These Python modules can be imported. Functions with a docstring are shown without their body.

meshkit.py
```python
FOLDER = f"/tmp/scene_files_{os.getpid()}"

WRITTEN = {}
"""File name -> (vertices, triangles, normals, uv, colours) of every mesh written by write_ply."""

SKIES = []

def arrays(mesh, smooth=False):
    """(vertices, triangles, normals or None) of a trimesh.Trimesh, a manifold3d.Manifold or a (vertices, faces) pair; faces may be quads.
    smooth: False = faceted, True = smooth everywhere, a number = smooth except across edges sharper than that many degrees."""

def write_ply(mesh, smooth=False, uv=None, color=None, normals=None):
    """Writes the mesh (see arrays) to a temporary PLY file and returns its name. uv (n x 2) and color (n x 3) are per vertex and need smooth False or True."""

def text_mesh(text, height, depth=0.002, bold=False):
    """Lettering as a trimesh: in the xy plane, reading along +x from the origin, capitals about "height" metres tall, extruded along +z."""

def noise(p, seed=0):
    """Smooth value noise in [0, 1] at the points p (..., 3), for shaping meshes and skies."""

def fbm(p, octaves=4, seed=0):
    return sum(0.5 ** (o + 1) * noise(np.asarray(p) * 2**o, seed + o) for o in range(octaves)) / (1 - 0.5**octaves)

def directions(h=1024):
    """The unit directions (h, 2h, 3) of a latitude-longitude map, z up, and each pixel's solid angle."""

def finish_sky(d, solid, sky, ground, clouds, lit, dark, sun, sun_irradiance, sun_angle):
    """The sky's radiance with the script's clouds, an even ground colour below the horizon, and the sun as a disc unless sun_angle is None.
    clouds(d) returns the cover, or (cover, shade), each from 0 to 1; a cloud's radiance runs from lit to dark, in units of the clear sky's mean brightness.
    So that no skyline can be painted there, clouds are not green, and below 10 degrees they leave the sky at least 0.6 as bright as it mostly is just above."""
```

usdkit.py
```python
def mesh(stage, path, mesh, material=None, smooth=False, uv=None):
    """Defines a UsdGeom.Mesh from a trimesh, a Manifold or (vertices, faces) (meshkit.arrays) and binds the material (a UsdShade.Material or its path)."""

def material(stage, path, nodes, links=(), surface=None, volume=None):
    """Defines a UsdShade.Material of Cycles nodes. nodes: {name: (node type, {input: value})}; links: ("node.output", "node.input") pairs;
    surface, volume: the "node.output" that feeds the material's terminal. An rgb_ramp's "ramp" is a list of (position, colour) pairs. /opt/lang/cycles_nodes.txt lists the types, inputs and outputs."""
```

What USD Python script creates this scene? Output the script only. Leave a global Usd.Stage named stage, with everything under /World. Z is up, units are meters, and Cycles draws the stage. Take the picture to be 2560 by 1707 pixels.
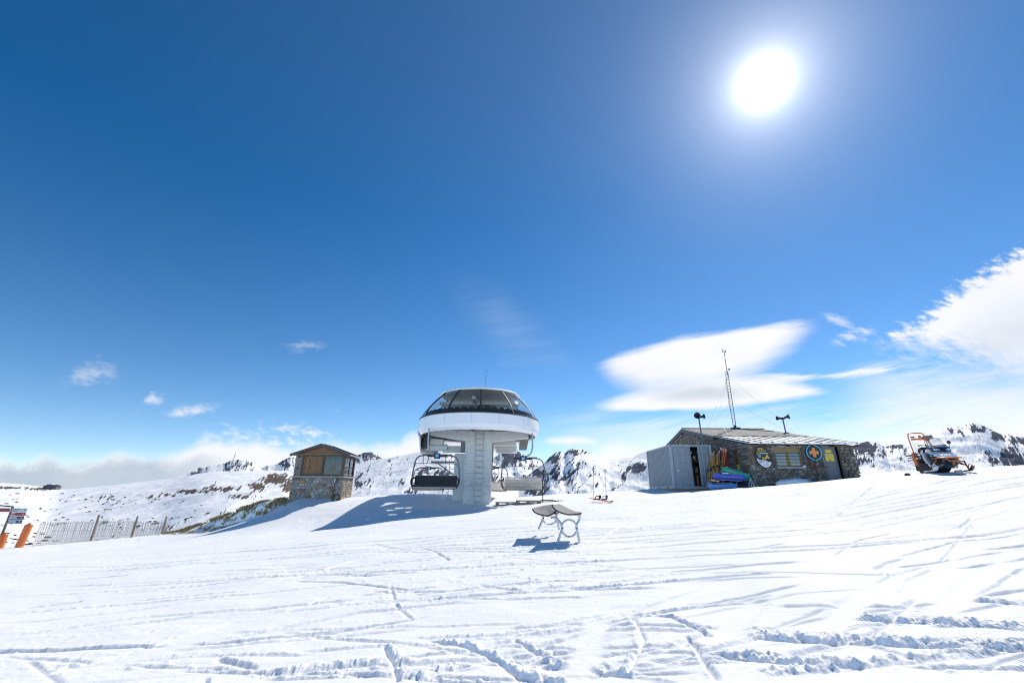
import math, random
import numpy as np
import trimesh
import usdkit, meshkit
from scipy.interpolate import RBFInterpolator, RectBivariateSpline
from shapely.geometry import Polygon, box as sbox, MultiPoint, Point
from shapely.ops import voronoi_diagram
from pxr import Usd, UsdGeom, UsdLux, UsdShade, Gf, Sdf

stage = Usd.Stage.CreateInMemory()
UsdGeom.SetStageUpAxis(stage, UsdGeom.Tokens.z)
UsdGeom.SetStageMetersPerUnit(stage, 1.0)
UsdGeom.Xform.Define(stage, '/World')
UsdGeom.Scope.Define(stage, '/World/Looks')

# ------------------------------------------------------------------ camera
FPX, CX, CY = 1080.0, 1280.0, 853.5
PITCH, ROLL = math.atan(FPX / 3100), math.atan(25 / 3100.)
EYE = np.array([0, 0, 1.6])
_f = np.array([0, math.cos(PITCH), math.sin(PITCH)])
_r = np.array([1., 0, 0])
_u = np.cross(_r, _f)
CR = _r * math.cos(ROLL) + _u * math.sin(ROLL)
CU = -_r * math.sin(ROLL) + _u * math.cos(ROLL)
CF = _f
cam = UsdGeom.Camera.Define(stage, '/World/camera')
cm = np.eye(4)
cm[0, :3], cm[1, :3], cm[2, :3], cm[3, :3] = CR, CU, -CF, EYE
cam.AddTransformOp().Set(Gf.Matrix4d(*cm.ravel().tolist()))
cam.CreateHorizontalApertureAttr(36.0)
cam.CreateVerticalApertureAttr(36.0 * 682 / 1024)
cam.CreateFocalLengthAttr(36.0 * FPX / 2560)
cam.CreateClippingRangeAttr(Gf.Vec2f(0.05, 60000))
cam.CreateExposureAttr(0.0)

SUN_AZ, SUN_EL = math.radians(37.8), math.radians(43.6)
SUN = np.array([math.sin(SUN_AZ) * math.cos(SUN_EL), math.cos(SUN_AZ) * math.cos(SUN_EL), math.sin(SUN_EL)])
SUN_I, SKY_S = 1.20, 0.138


def at(px, py, Y):
    """A point of the photograph at the forward distance Y, in metres."""
    d = CR * (px - CX) / FPX - CU * (py - CY) / FPX + CF
    return EYE + d * (Y / d[1])


def proj(p):
    d = np.asarray(p, float) - EYE
    w = np.maximum(d @ CF, 1e-3)
    return CX + FPX * (d @ CR) / w, CY - FPX * (d @ CU) / w


# ------------------------------------------------------------------ node graphs
class Ref:
    def __init__(s, g, a): s.g, s.a = g, a
    def _m(s, op, o, sw=False):
        a, b = (o, s) if sw else (s, o)
        return s.g.n('math', math_type=op, value1=a, value2=b)['value']
    def __add__(s, o): return s._m('add', o)
    __radd__ = __add__
    def __sub__(s, o): return s._m('subtract', o)
    def __rsub__(s, o): return s._m('subtract', o, True)
    def __mul__(s, o): return s._m('multiply', o)
    __rmul__ = __mul__
    def __truediv__(s, o): return s._m('divide', o)
    def mn(s, o): return s._m('minimum', o)
    def mx(s, o): return s._m('maximum', o)
    def pow(s, o): return s._m('power', o)
    def step(s, a, b, lo=0., hi=1.):
        return s.g.n('map_range', range_type='smoothstep', value=s, from_min=a, from_max=b, to_min=lo, to_max=hi, clamp=True)['result']
    def lin(s, a, b, lo=0., hi=1.):
        return s.g.n('map_range', range_type='linear', value=s, from_min=a, from_max=b, to_min=lo, to_max=hi, clamp=True)['result']


class Node:
    def __init__(s, g, name): s.g, s.name = g, name
    def __getitem__(s, k): return Ref(s.g, f'{s.name}.{k}')


class Graph:
    def __init__(s): s.nodes, s.links = {}, []
    def n(s, kind, **inp):
        name = f'n{len(s.nodes)}'
        vals = {}
        for k, v in inp.items():
            if isinstance(v, Ref): s.links.append((v.a, f'{name}.{k}'))
            else: vals[k] = v
        s.nodes[name] = (kind, vals)
        return Node(s, name)
    def xyz(s, v):
        q = s.n('separate_xyz', vector=v); return q['x'], q['y'], q['z']
    def vec(s, x, y, z): return s.n('combine_xyz', x=x, y=y, z=z)['vector']
    def mix(s, f, a, b): return s.n('mix_color', fac=f, a=a, b=b)['result']
    def noise(s, v, scale, detail=4, rough=.55, dist=0.): return s.n('noise_texture', vector=v, scale=scale, detail=float(detail), roughness=rough, distortion=dist)['fac']
    def ramp(s, f, stops): return s.n('rgb_ramp', ramp=stops, fac=f)
    def done(s, name, surface=None, volume=None):
        return usdkit.material(stage, f'/World/Looks/{name}', s.nodes, s.links, surface=surface.a if surface else None, volume=volume.a if volume else None)


# ------------------------------------------------------------------ sky: physical sky, clouds, the sun's glare
def uv_of(px, py):
    p = at(px, py, 1.0); return p[0], p[2] - 1.6


g = Graph()
dirv = g.n('texture_coordinate')['generated']
nrm = g.n('vector_math', math_type='normalize', vector1=dirv)['vector']
sky = g.n('sky_texture', sky_type='single_scattering', sun_disc=False, sun_elevation=SUN_EL, sun_rotation=SUN_AZ, altitude=3000., air_density=.92, aerosol_density=0.12, ozone_density=1.3)['color']
dx, dy, dz = g.xyz(nrm)
sky = g.n('hsv', hue=.497, saturation=dz.lin(.05, .8, 1.22, 1.52), value=dz.lin(.1, .95, 1.08, .90), fac=1.0, color=sky)['color']
front = dy.step(.02, .12)
U = dx / dy.mx(.02)
V = dz / dy.mx(.02)
UMIN, UMAX = -1.45, 1.45
uu = U.lin(UMIN, UMAX)
VS0, VS1 = -0.2, 1.2
nz_f = g.noise(g.vec(U, V, 0.), 9., 7, .62)
nz_m = g.noise(g.vec(U * .6, V * 1.6, 2.), 7., 6, .6)
nz_w = g.noise(g.vec(U * 2.0 - V * .6, V * 15. + U * -3., 7.), 2.6, 7, .66)
nz_ff = g.noise(g.vec(U + V * .6, V * 1.8, 4.), 26., 6, .62)


def curve_ramp(pts):
    """a line through points of the sky, as height over azimuth (outside it, far below)"""
    q = sorted(uv_of(*p) for p in pts)
    return [((u - UMIN) / (UMAX - UMIN), v) for u, v in q]


def cloud(top, bot, soft_t, soft_b, rag=0., nz=nz_f, amt=1.0, soft_u=.05):
    T, B = curve_ramp(top), curve_ramp(bot)
    enc = lambda v: (v - VS0) / (VS1 - VS0)
    xs = sorted({x for x, _ in T + B})
    tt, bb = np.interp(xs, *zip(*T)), np.interp(xs, *zip(*B))
    r = g.ramp(uu, [(x, (enc(t), enc(b), 0.)) for x, t, b in zip(xs, tt, bb)])['color']
    s = g.n('separate_color', color=r)
    t = s['r'] * (VS1 - VS0) + VS0
    b = s['g'] * (VS1 - VS0) + VS0
    n = (nz - .5) * rag
    a = (t - V + n).step(0., soft_t)
    c = (V - b + n).step(0., soft_b)
    u0, u1 = UMIN + xs[0] * (UMAX - UMIN), UMIN + xs[-1] * (UMAX - UMIN)
    e = (U - u0).step(0., soft_u) * (u1 - U).step(0., soft_u)
    return a * c * e * amt


P = lambda s: [tuple(map(float, q.split(','))) for q in s.split()]
cov = []
cov.append(cloud(P('1450,932 1475,908 1545,878 1700,836 1850,812 2000,796 2085,792'), P('1450,936 1490,950 1535,985 1620,1015 1800,1005 1900,965 1980,905 2080,806'), .026, .085, .034, nz_w, 1., .10))
cov.append(cloud(P('1440,1019 1545,980 1640,955 1760,930 1900,930 2000,946 2060,962 2130,972'), P('1440,1022 1530,1031 1640,1034 1760,1031 1900,1015 2000,1003 2130,976'), .030, .016, .020, nz_w, 1., .10))
cov.append(cloud(P('1850,925 2000,932 2100,928 2250,912 2330,902 2400,884'), P('1850,975 2000,958 2100,946 2250,932 2330,918 2400,893'), .012, .014, .04, nz_w, .85, .12))
cov.append(cloud(P('2140,866 2200,838 2290,785 2400,700 2500,640 2560,606 2800,480'), P('2140,880 2250,905 2350,925 2450,950 2560,990 2800,1010'), .05, .12, .17, nz_ff, .95, .10))
cov.append(cloud(P('2060,905 2150,880 2300,880 2560,880 2800,880'), P('2060,1110 2300,1110 2560,1110 2800,1110'), .10, .06, .16, nz_w, .62, .25))
cov.append(cloud(P('1250,1010 1500,1005 1800,1000 2100,1000 2300,960 2800,900'), P('1250,1300 1800,1300 2800,1300'), .09, .03, .16, nz_w, .55, .35))
cov.append(cloud(P('1340,1100 1380,1086 1440,1080 1490,1090 1510,1108'), P('1340,1112 1400,1118 1460,1122 1510,1118'), .018, .018, .03, nz_f, .95, .03))
cov.append(cloud(P('1470,1112 1540,1094 1620,1104 1700,1110 1850,1090'), P('1470,1200 1850,1220'), .03, .03, .03, nz_m, .85, .05))
cov.append(cloud(P('2100,1105 2200,1080 2350,1065 2450,1050 2560,1030 2800,1020'), P('2100,1250 2800,1250'), .03, .03, .03, nz_m, .8, .08))
# the low bank on the left, with torn upper edges
cov.append(cloud(P('-300,1120 0,1128 60,1140 110,1128 160,1146 220,1140 300,1116 345,1118 380,1134 430,1112 480,1098 560,1086 640,1092 720,1108 800,1100 900,1100 1000,1085 1060,1060 1130,1080 1280,1120 1400,1150'), P('-300,1600 1400,1600'), .035, .02, .085, nz_f, .97, .12))
cov.append(cloud(P('470,1085 520,1068 570,1060 640,1062 690,1062 760,1052 830,1066 900,1084'), P('470,1120 640,1118 760,1116 900,1112'), .06, .05, .17, nz_ff, .75, .06))
cov.append(cloud(P('140,938 200,905 250,888 300,905'), P('140,975 200,972 300,966'), .05, .04, .10, nz_ff, .34, .05))
cov.append(cloud(P('340,1005 380,975 425,980'), P('340,1030 425,1008'), .03, .03, .06, nz_ff, .62, .03))
cov.append(cloud(P('400,1022 480,1004 560,1000'), P('400,1040 480,1046 560,1026'), .03, .02, .05, nz_ff, .78, .05))
cov.append(cloud(P('690,1088 740,1062 800,1058'), P('690,1112 800,1100'), .03, .03, .09, nz_ff, .8, .04))
cov.append(cloud(P('820,1000 850,1010 880,1030'), P('820,1030 880,1045'), .03, .03, .05, nz_ff, .45, .03))
cov.append(cloud(P('690,860 760,842 830,850'), P('690,885 830,875'), .03, .03, .08, nz_ff, .25, .05))
cov.append(cloud(P('1080,640 1250,690 1450,870 1560,960'), P('1080,780 1250,930 1450,990 1560,1000'), .16, .16, .14, nz_w, .13, .25))
cov.append(cloud(P('2040,780 2080,778 2140,800'), P('2040,800 2140,830'), .02, .02, .05, nz_ff, .5, .04))
cov.append(cloud(P('2070,850 2130,815 2200,800'), P('2070,880 2130,862 2200,840'), .03, .03, .09, nz_ff, .6, .05))
c = cov[0]
for k in cov[1:]:
    c = 1. - (1. - c) * (1. - k)
c = c * front
# beyond the picture: thin broken cloud low over the horizon all round
nb = g.noise(nrm, 3.2, 6, .6)
rest = (nb + (dz.lin(0., .5) * -.35)).step(.46, .62) * (1. - front) * dz.step(-.05, .02) * .8
c = c.mx(rest)
shade = cloud(P('1540,990 1640,958 1760,940 1900,952 1960,985'), P('1540,1015 1700,1018 1960,1005'), .06, .04, .02, nz_m, .95, .14)
shade = shade.mx(cloud(P('1540,915 1640,905 1780,915 1860,940'), P('1540,955 1640,950 1860,948'), .06, .05, .05, nz_m, .30, .1))
shade = shade.mx(cloud(P('2300,800 2400,740 2560,680 2800,600'), P('2300,990 2560,1040 2800,1050'), .16, .1, .12, nz_m, .36, .2))
shade = shade.mx(cloud(P('-300,1118 0,1126 200,1138 330,1118 480,1120 640,1130'), P('-300,1300 640,1300'), .05, .02, .10, nz_f, .80, .25))
shade = (shade + (.48 - nz_m) * .7).lin(0., 1.)
CL = 7.0   # a sunlit cloud against the sky's own scale
lit = g.mix(shade, (CL, CL * 1.0, CL * 1.02), (CL * .43, CL * .53, CL * .67))
col = g.n('mix_color', fac=c * .97, a=sky, b=lit, use_clamp=False, use_clamp_result=False)['result']
# the sun with its glare in the air
sd = g.n('vector_math', math_type='dot_product', vector1=nrm, vector2=tuple(SUN))['value']
ang = g.n('math', math_type='arccosine', value1=sd.mn(.999999))['value'] * 57.29578
core = ang.step(2.2, .2) * 30.
halo = g.n('math', math_type='exponent', value1=ang * -.85)['value'] * 24.
wide = g.n('math', math_type='exponent', value1=ang * -.22)['value'] * 6.5 + g.n('math', math_type='exponent', value1=ang * -.035)['value'] * 1.0
glare = core + halo + wide
gl = g.n('vector_math', math_type='scale', vector1=(1., .985, .95), scale=glare)['vector']
col = g.n('mix_color', blend_type='add', fac=1.0, a=col, b=gl, use_clamp=False, use_clamp_result=False)['result']
bg = g.n('background_shader', color=col, strength=SKY_S)['background']
dome_mat = g.done('sky', bg)
dome = UsdLux.DomeLight.Define(stage, '/World/sky')
UsdShade.MaterialBindingAPI.Apply(dome.GetPrim()).Bind(dome_mat)
dome.GetPrim().SetCustomDataByKey('kind', 'structure')
sun = UsdLux.DistantLight.Define(stage, '/World/sun')
sun.CreateNormalizeAttr(True)
sun.CreateIntensityAttr(SUN_I)
sun.CreateAngleAttr(0.53)
sun.CreateColorAttr(Gf.Vec3f(1.0, .94, .84))
zax = SUN
xax = np.cross([0, 0, 1.], zax); xax /= np.linalg.norm(xax)
yax = np.cross(zax, xax)
sm = np.eye(4); sm[0, :3], sm[1, :3], sm[2, :3] = xax, yax, zax
sun.AddTransformOp().Set(Gf.Matrix4d(*sm.ravel().tolist()))

# ------------------------------------------------------------------ objects: helpers
_used = {}
LOC = {}


def numbered(parent, name):
    k = (parent, name); n = _used.get(k, 0); _used[k] = n + 1
    return f'{parent}/{name}' if n == 0 else f'{parent}/{name}_{n:03d}'


def tag(p, label=None, cat=None, group=None, kind=None):
    p = p.GetPrim() if hasattr(p, 'GetPrim') else p
    for k, v in (('label', label), ('category', cat), ('group', group), ('kind', kind)):
        if v: p.SetCustomDataByKey(k, v)
    return p


def thing(name, label, cat, loc=(0, 0, 0), rz=0, group=None, kind=None):
    x = UsdGeom.Xform.Define(stage, numbered('/World', name))
    x.AddTranslateOp().Set(Gf.Vec3d(*map(float, loc)))
    if rz: x.AddRotateZOp().Set(float(rz))
    LOC[str(x.GetPath())] = np.array(loc, float)
    return tag(x, label, cat, group, kind)


def obj(name, mesh, mat, parent=None, smooth=40, world=False, label=None):
    pp = str(parent.GetPath()) if parent is not None else '/World'
    path = numbered(pp, name)
    if isinstance(mesh, (list, tuple)) and len(mesh) and isinstance(mesh[0], trimesh.Trimesh):
        mesh = trimesh.util.concatenate(list(mesh))
    if world:
        root = '/'.join(pp.split('/')[:3])
        mesh = mesh.copy(); mesh.apply_translation(-LOC[root])
    m = usdkit.mesh(stage, path, mesh, mat, smooth=smooth)
    p = m.GetPrim()
    if label: p.SetCustomDataByKey('label', label)
    return p


def dup(src, loc, rz, label, group=None, name=None):
    was = src.GetCustomData()
    r = thing(name or src.GetName().split('_0')[0], label, was['category'], loc, rz, group or was.get('group'))
    r.GetReferences().AddInternalReference(src.GetPath())
    r.SetInstanceable(True)
    return r


def B(x0, x1, y0, y1, z0, z1):
    m = trimesh.creation.box((x1 - x0, y1 - y0, z1 - z0)); m.apply_translation(((x0 + x1) / 2, (y0 + y1) / 2, (z0 + z1) / 2)); return m


def bar(a, b, w, h=None, up=(0, 0, 1)):
    """a square bar between two points"""
    a, b = np.array(a, float), np.array(b, float); h = h or w
    d = b - a; L = np.linalg.norm(d); d /= L
    up = np.array(up, float)
    if abs(d @ up) > .98: up = np.array([0, 1., 0])
    s = np.cross(d, up); s /= np.linalg.norm(s); t = np.cross(s, d)
    m = trimesh.creation.box((w, h, L)); T = np.eye(4); T[:3, 0], T[:3, 1], T[:3, 2], T[:3, 3] = s, t, d, (a + b) / 2
    if np.linalg.det(T[:3, :3]) < 0: T[:3, 0] *= -1
    m.apply_transform(T); return m


def tube(pts, r, n=8, closed=False):
    pts = np.array(pts, float); m = len(pts)
    r = np.broadcast_to(np.asarray(r, float), (m,))
    if closed: tg = np.roll(pts, -1, 0) - np.roll(pts, 1, 0)
    else: tg = np.gradient(pts, axis=0)
    tg /= np.linalg.norm(tg, axis=1, keepdims=True) + 1e-12
    ref = np.array([0, 0, 1.]) if abs(tg[0, 2]) < .9 else np.array([1., 0, 0])
    a = np.cross(tg[0], ref); a /= np.linalg.norm(a)
    V_, F_ = [], []
    for i in range(m):
        a = a - (a @ tg[i]) * tg[i]; a /= np.linalg.norm(a); b = np.cross(tg[i], a)
        th = np.arange(n) / n * 2 * np.pi
        V_.append(pts[i] + r[i] * (np.cos(th)[:, None] * a + np.sin(th)[:, None] * b))
    V_ = np.vstack(V_)
    for i in range(m if closed else m - 1):
        j = (i + 1) % m
        for k in range(n):
            l = (k + 1) % n
            F_ += [(i * n + k, i * n + l, j * n + l), (i * n + k, j * n + l, j * n + k)]
    if not closed:
        V_ = np.vstack([V_, pts[0], pts[-1]])
        for k in range(n):
            l = (k + 1) % n
            F_ += [(m * n, k + 0, l) if False else (m * n, l, k), (m * n + 1, (m - 1) * n + k, (m - 1) * n + l)]
    t = trimesh.Trimesh(V_, F_, process=False); t.fix_normals(); return t


def bez(pts, n=24):
    """smooth line through points (Catmull-Rom)"""
    p = np.array(pts, float); p = np.vstack([2 * p[0] - p[1], p, 2 * p[-1] - p[-2]])
    out = []
    seg = len(p) - 3; per = max(2, n // seg)
    for i in range(seg):
        t = np.linspace(0, 1, per, endpoint=(i == seg - 1))[:, None]
        a, b, c_, d = p[i:i + 4]
        out.append(.5 * (2 * b + (c_ - a) * t + (2 * a - 5 * b + 4 * c_ - d) * t ** 2 + (3 * b - a - 3 * c_ + d) * t ** 3))
    return np.vstack(out)


def cyl(a, b, r, n=14, r2=None):
    return tube([a, b], [r, r if r2 is None else r2], n)


def prism(poly, O, Ux, Vx, d0, d1):
    """extrude a 2-D outline in the plane O + u Ux + v Vx, from depth d0 to d1 along the plane's normal Ux x Vx"""
    if not isinstance(poly, Polygon): poly = Polygon(poly)
    m = trimesh.creation.extrude_polygon(poly, d1 - d0, engine='earcut')
    Ux, Vx = np.array(Ux, float), np.array(Vx, float); N = np.cross(Ux, Vx)
    T = np.eye(4); T[:3, 0], T[:3, 1], T[:3, 2], T[:3, 3] = Ux, Vx, N, np.array(O, float) + N * d0
    m.apply_transform(T); return m


def lathe(prof, n=48, c=(0, 0, 0), a0=0., a1=2 * math.pi):
    """turn a (radius, height) line about the vertical through c; the line may run over an arc only"""
    prof = np.array(prof, float); full = abs(a1 - a0 - 2 * math.pi) < 1e-6
    th = np.linspace(a0, a1, n, endpoint=not full)
    V_ = np.stack([np.stack([c[0] + r * np.cos(th), c[1] + r * np.sin(th), np.full(n, c[2] + z)], 1) for r, z in prof])
    F_ = []; m = len(prof)
    for i in range(m - 1):
        for k in range(n if full else n - 1):
            l = (k + 1) % n
            F_ += [(i * n + k, i * n + l, (i + 1) * n + l), (i * n + k, (i + 1) * n + l, (i + 1) * n + k)]
    return trimesh.Trimesh(V_.reshape(-1, 3), F_, process=False)


def grid_mesh(P3):
    """rows x cols x 3 points as a sheet"""
    r, c_ = P3.shape[:2]
    i = np.arange(r * c_).reshape(r, c_)
    q = np.stack([i[:-1, :-1], i[:-1, 1:], i[1:, 1:], i[1:, :-1]], -1).reshape(-1, 4)
    f = np.vstack([q[:, [0, 1, 2]], q[:, [0, 2, 3]]])
    return trimesh.Trimesh(P3.reshape(-1, 3), f, process=False)


def sheet(P3, thick, axis=None):
    """a sheet of points thickened both ways into a closed slab"""
    P3 = np.array(P3, float)
    du = np.gradient(P3, axis=0); dv = np.gradient(P3, axis=1)
    n = np.cross(du, dv); n /= np.linalg.norm(n, axis=-1, keepdims=True) + 1e-12
    a, b = P3 + n * thick / 2, P3 - n * thick / 2
    r, c_ = P3.shape[:2]; A = grid_mesh(a); Bm = grid_mesh(b)
    f2 = Bm.faces[:, ::-1] + r * c_
    idx = np.arange(r * c_).reshape(r, c_)
    rim = np.concatenate([idx[0, :], idx[1:, -1], idx[-1, -2::-1], idx[-2:0:-1, 0]])
    nx = np.roll(rim, -1); o = r * c_
    f3 = np.vstack([np.stack([rim, nx, nx + o], 1), np.stack([rim, nx + o, rim + o], 1)])
    t = trimesh.Trimesh(np.vstack([A.vertices, Bm.vertices]), np.vstack([A.faces, f2, f3]), process=False)
    t.fix_normals(); return t


# ------------------------------------------------------------------ materials
def plain(name, col, rough=.6, metal=0., var=.12, scale=6., bump=0., bscale=40., dirt=None, coat=0.):
    g = Graph()
    p = g.n('texture_coordinate')['object']
    n = g.noise(p, scale, 5, .6)
    c0 = np.array(col); lo, hi = c0 * (1 - var), np.minimum(c0 * (1 + var), .95)
    base = g.mix(n.lin(.3, .7), tuple(lo), tuple(hi))
    if dirt:
        d = g.noise(p, dirt[1], 6, .65).step(dirt[2], dirt[3])
        base = g.mix(d * dirt[4], base, dirt[0])
    kw = dict(base_color=base, roughness=n.lin(.2, .8, max(rough - .1, .02), min(rough + .1, 1.)), metallic=metal, coat_weight=coat)
    if bump: kw['normal'] = g.n('bump', height=g.noise(p, bscale, 4, .6), strength=bump, distance=.01)['normal']
    return g.done(name, g.n('principled_bsdf', **kw)['BSDF'])


def glass(name, tint=(.8, .9, .92), refl=1.0, clear=.85, ior=1.5):
    g = Graph()
    t = g.n('transparent_bsdf', color=tuple(np.array(tint) * clear))['BSDF']
    r = g.n('glossy_bsdf', color=(.95 * refl,) * 3, roughness=.01)['BSDF']
    bf = g.n('geometry')['backfacing']
    f = g.n('fresnel', IOR=bf * (1. / ior - ior) + ior)['fac']
    return g.done(name, g.n('mix_closure', fac=f, closure1=t, closure2=r)['closure'])


M = {}
# snow: clean, with fine grain; where a vertex says so, bare rock, turf or earth shows
def snow_material(name, rockA, rockB, fine, cord=False, sparkle=True, snow=(.88, .885, .895)):
    g = Graph()
    pos = g.n('geometry')['position']
    rock = g.n('attribute', attribute='bare')['fac']
    n1 = g.noise(pos, fine, 4, .62)
    e = (rock + (n1 - .5) * (.42 if fine > 5 else .95)).step(.42, .56)
    n2 = g.noise(pos, fine * .35, 3, .65)
    n3 = g.noise(pos, fine * 1.7, 3, .6)
    rc = g.mix(n2.lin(.35, .65), rockA, rockB)
    sn = g.mix(g.noise(pos, .9 if cord else fine * .2, 4, .6).lin(.3, .7), tuple(np.array(snow) * .975), snow)
    col = g.mix(e, sn, rc)
    h = n1 * .6 + n3 * .4
    kw = {}
    if cord:
        px_, py_, pz_ = g.xyz(pos)
        grain = g.noise(pos, 55., 4, .68)
        lump = g.noise(g.vec(px_, py_ * 1.3, pz_), 13., 2, .55)
        w = g.n('wave_texture', wave_type='bands', bands_direction='x', vector=g.vec(px_ * .86 + py_ * .52, 0., 0.), scale=8.5, distortion=0.)['fac']
        msk = g.noise(pos, .35, 3, .5).step(.40, .56) * (px_ - py_ * .12).step(.4, 2.6)
        h = grain * .010 + lump * .016 + w * msk * .010
        kw['normal'] = g.n('bump', height=h, strength=.55, distance=1.0)['normal']
    else:
        kw['normal'] = g.n('bump', height=h * e * .5 + h * .12, strength=.6, distance=3.0 / fine)['normal']
    bs = g.n('principled_bsdf', base_color=col, roughness=e.lin(0., 1., .70, .95), specular_ior_level=e.lin(0., 1., .2, .03), **kw)['BSDF']
    return g.done(name, bs)


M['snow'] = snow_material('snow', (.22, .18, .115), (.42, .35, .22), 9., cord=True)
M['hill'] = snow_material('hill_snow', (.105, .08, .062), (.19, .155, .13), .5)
M['peak'] = snow_material('mountain_snow', (.060, .073, .105), (.135, .150, .190), .22)  # blue tint in the rock colours stands in for distance haze

# ------------------------------------------------------------------ the snow-covered ground of the plateau
ctl = [(0, 0, 0), (-5, 0, -.1), (5, 0, .12), (0, 5, .06), (-5, 5, -.05), (5, 5, .2), (0, -10, -.4), (15, -5, .6), (-15, -5, -1.0),
       (1.3, 11.3, .54), (-26, 24.5, -1.36), (-24, 25.6, -1.28), (-18.58, 28.2, -0.80), (-16.47, 27.0, -0.46), (-15.0, 26.3, -0.08), (-13.88, 25.8, 0.2), (-12.75, 25.6, 0.66), (-12.1, 25.5, 0.92), (-12.6, 26., .92), (-9.6, 26., 1.06), (-9.6, 28.5, 1.22), (-5, 26.5, 1.30), (-5.5, 22, .48), (-8.5, 21.3, -.06), (-4.6, 18.5, .50), (-7, 24.4, .78), (-2.0, 21, .72),
       (-1.9, 25, .93), (-.8, 24., .95), (3.7, 19, 1.2), (3, 25, 1.3), (9.4, 26, 1.72), (12.6, 24.5, 1.9), (16, 24.5, 2.2), (19.1, 24.5, 2.46), (15.3, 16.5, 2.33), (16.6, 17.3, 2.44), (13, 30, 2.1), (20, 31, 2.6),
       (24, 27, 2.95), (34, 30, 3.6), (24, 17, 2.75), (14, 9, 1.15), (-12, 10, -.30), (-22, 14, -1.1), (35, 12, 3.0), (-10, 18, -.10), (8, 15, 1.15)]
ctl = np.array(ctl, float)
rbf = RBFInterpolator(ctl[:, :2], ctl[:, 2], kernel='thin_plate_spline', smoothing=.02)
gx, gy = np.linspace(-60, 60, 121), np.linspace(-25, 45, 71)
_gz = rbf(np.stack(np.meshgrid(gx, gy, indexing='ij'), -1).reshape(-1, 2)).reshape(121, 71)
spl = RectBivariateSpline(gx, gy, _gz)
BROW = np.array([(-60, 24), (-30, 26.2), (-26, 26.6), (-23, 27.8), (-20.5, 30.2), (-18, 28.4), (-15, 27.2), (-12, 29.5), (-9, 29), (-5, 28), (0, 27.5), (5, 28.5), (9, 30), (14, 34), (22, 36), (30, 36), (60, 36)], float)
CREST = np.array([at(440, 1332, 30.2), at(500, 1312, 29.3), at(560, 1290, 28.4), at(610, 1270, 27.8), at(650, 1257, 27.3), at(690, 1250, 26.8), at(730, 1246, 26.4)])


def smooth01(t):
    t = np.clip(t, 0, 1); return t * t * (3 - 2 * t)


def ground(x, y, bank=True):
    x, y = np.asarray(x, float), np.asarray(y, float)
    z = spl.ev(np.clip(x, -58, 58), np.clip(y, -24, 44))
    yb = np.interp(x, BROW[:, 0], BROW[:, 1])
    d = np.maximum(0, y - yb); w = 3.5
    z = z - .55 * (d - w * (1 - np.exp(-d / w)))
    r = np.hypot(x, y)
    z = z - .05 * np.maximum(0, r - 40)
    z = z - .12 * np.maximum(0, -x - 30)
    if bank:
        # the turf bank whose steep side faces us
        yc = np.interp(x, CREST[:, 0], CREST[:, 1]); zc = np.interp(x, CREST[:, 0], CREST[:, 2])
        env = smooth01((x - CREST[0, 0] + .6) / 1.2) * smooth01((CREST[-1, 0] + .5 - x) / 1.2)
        hb = np.maximum(zc - spl.ev(x, yc), 0)
        s = y - yc
        prof = np.where(s < 0, smooth01((s + 1.25) / 1.25), np.exp(-(s / 2.2) ** 2))
        z = z + env * hb * prof
    return z


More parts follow.
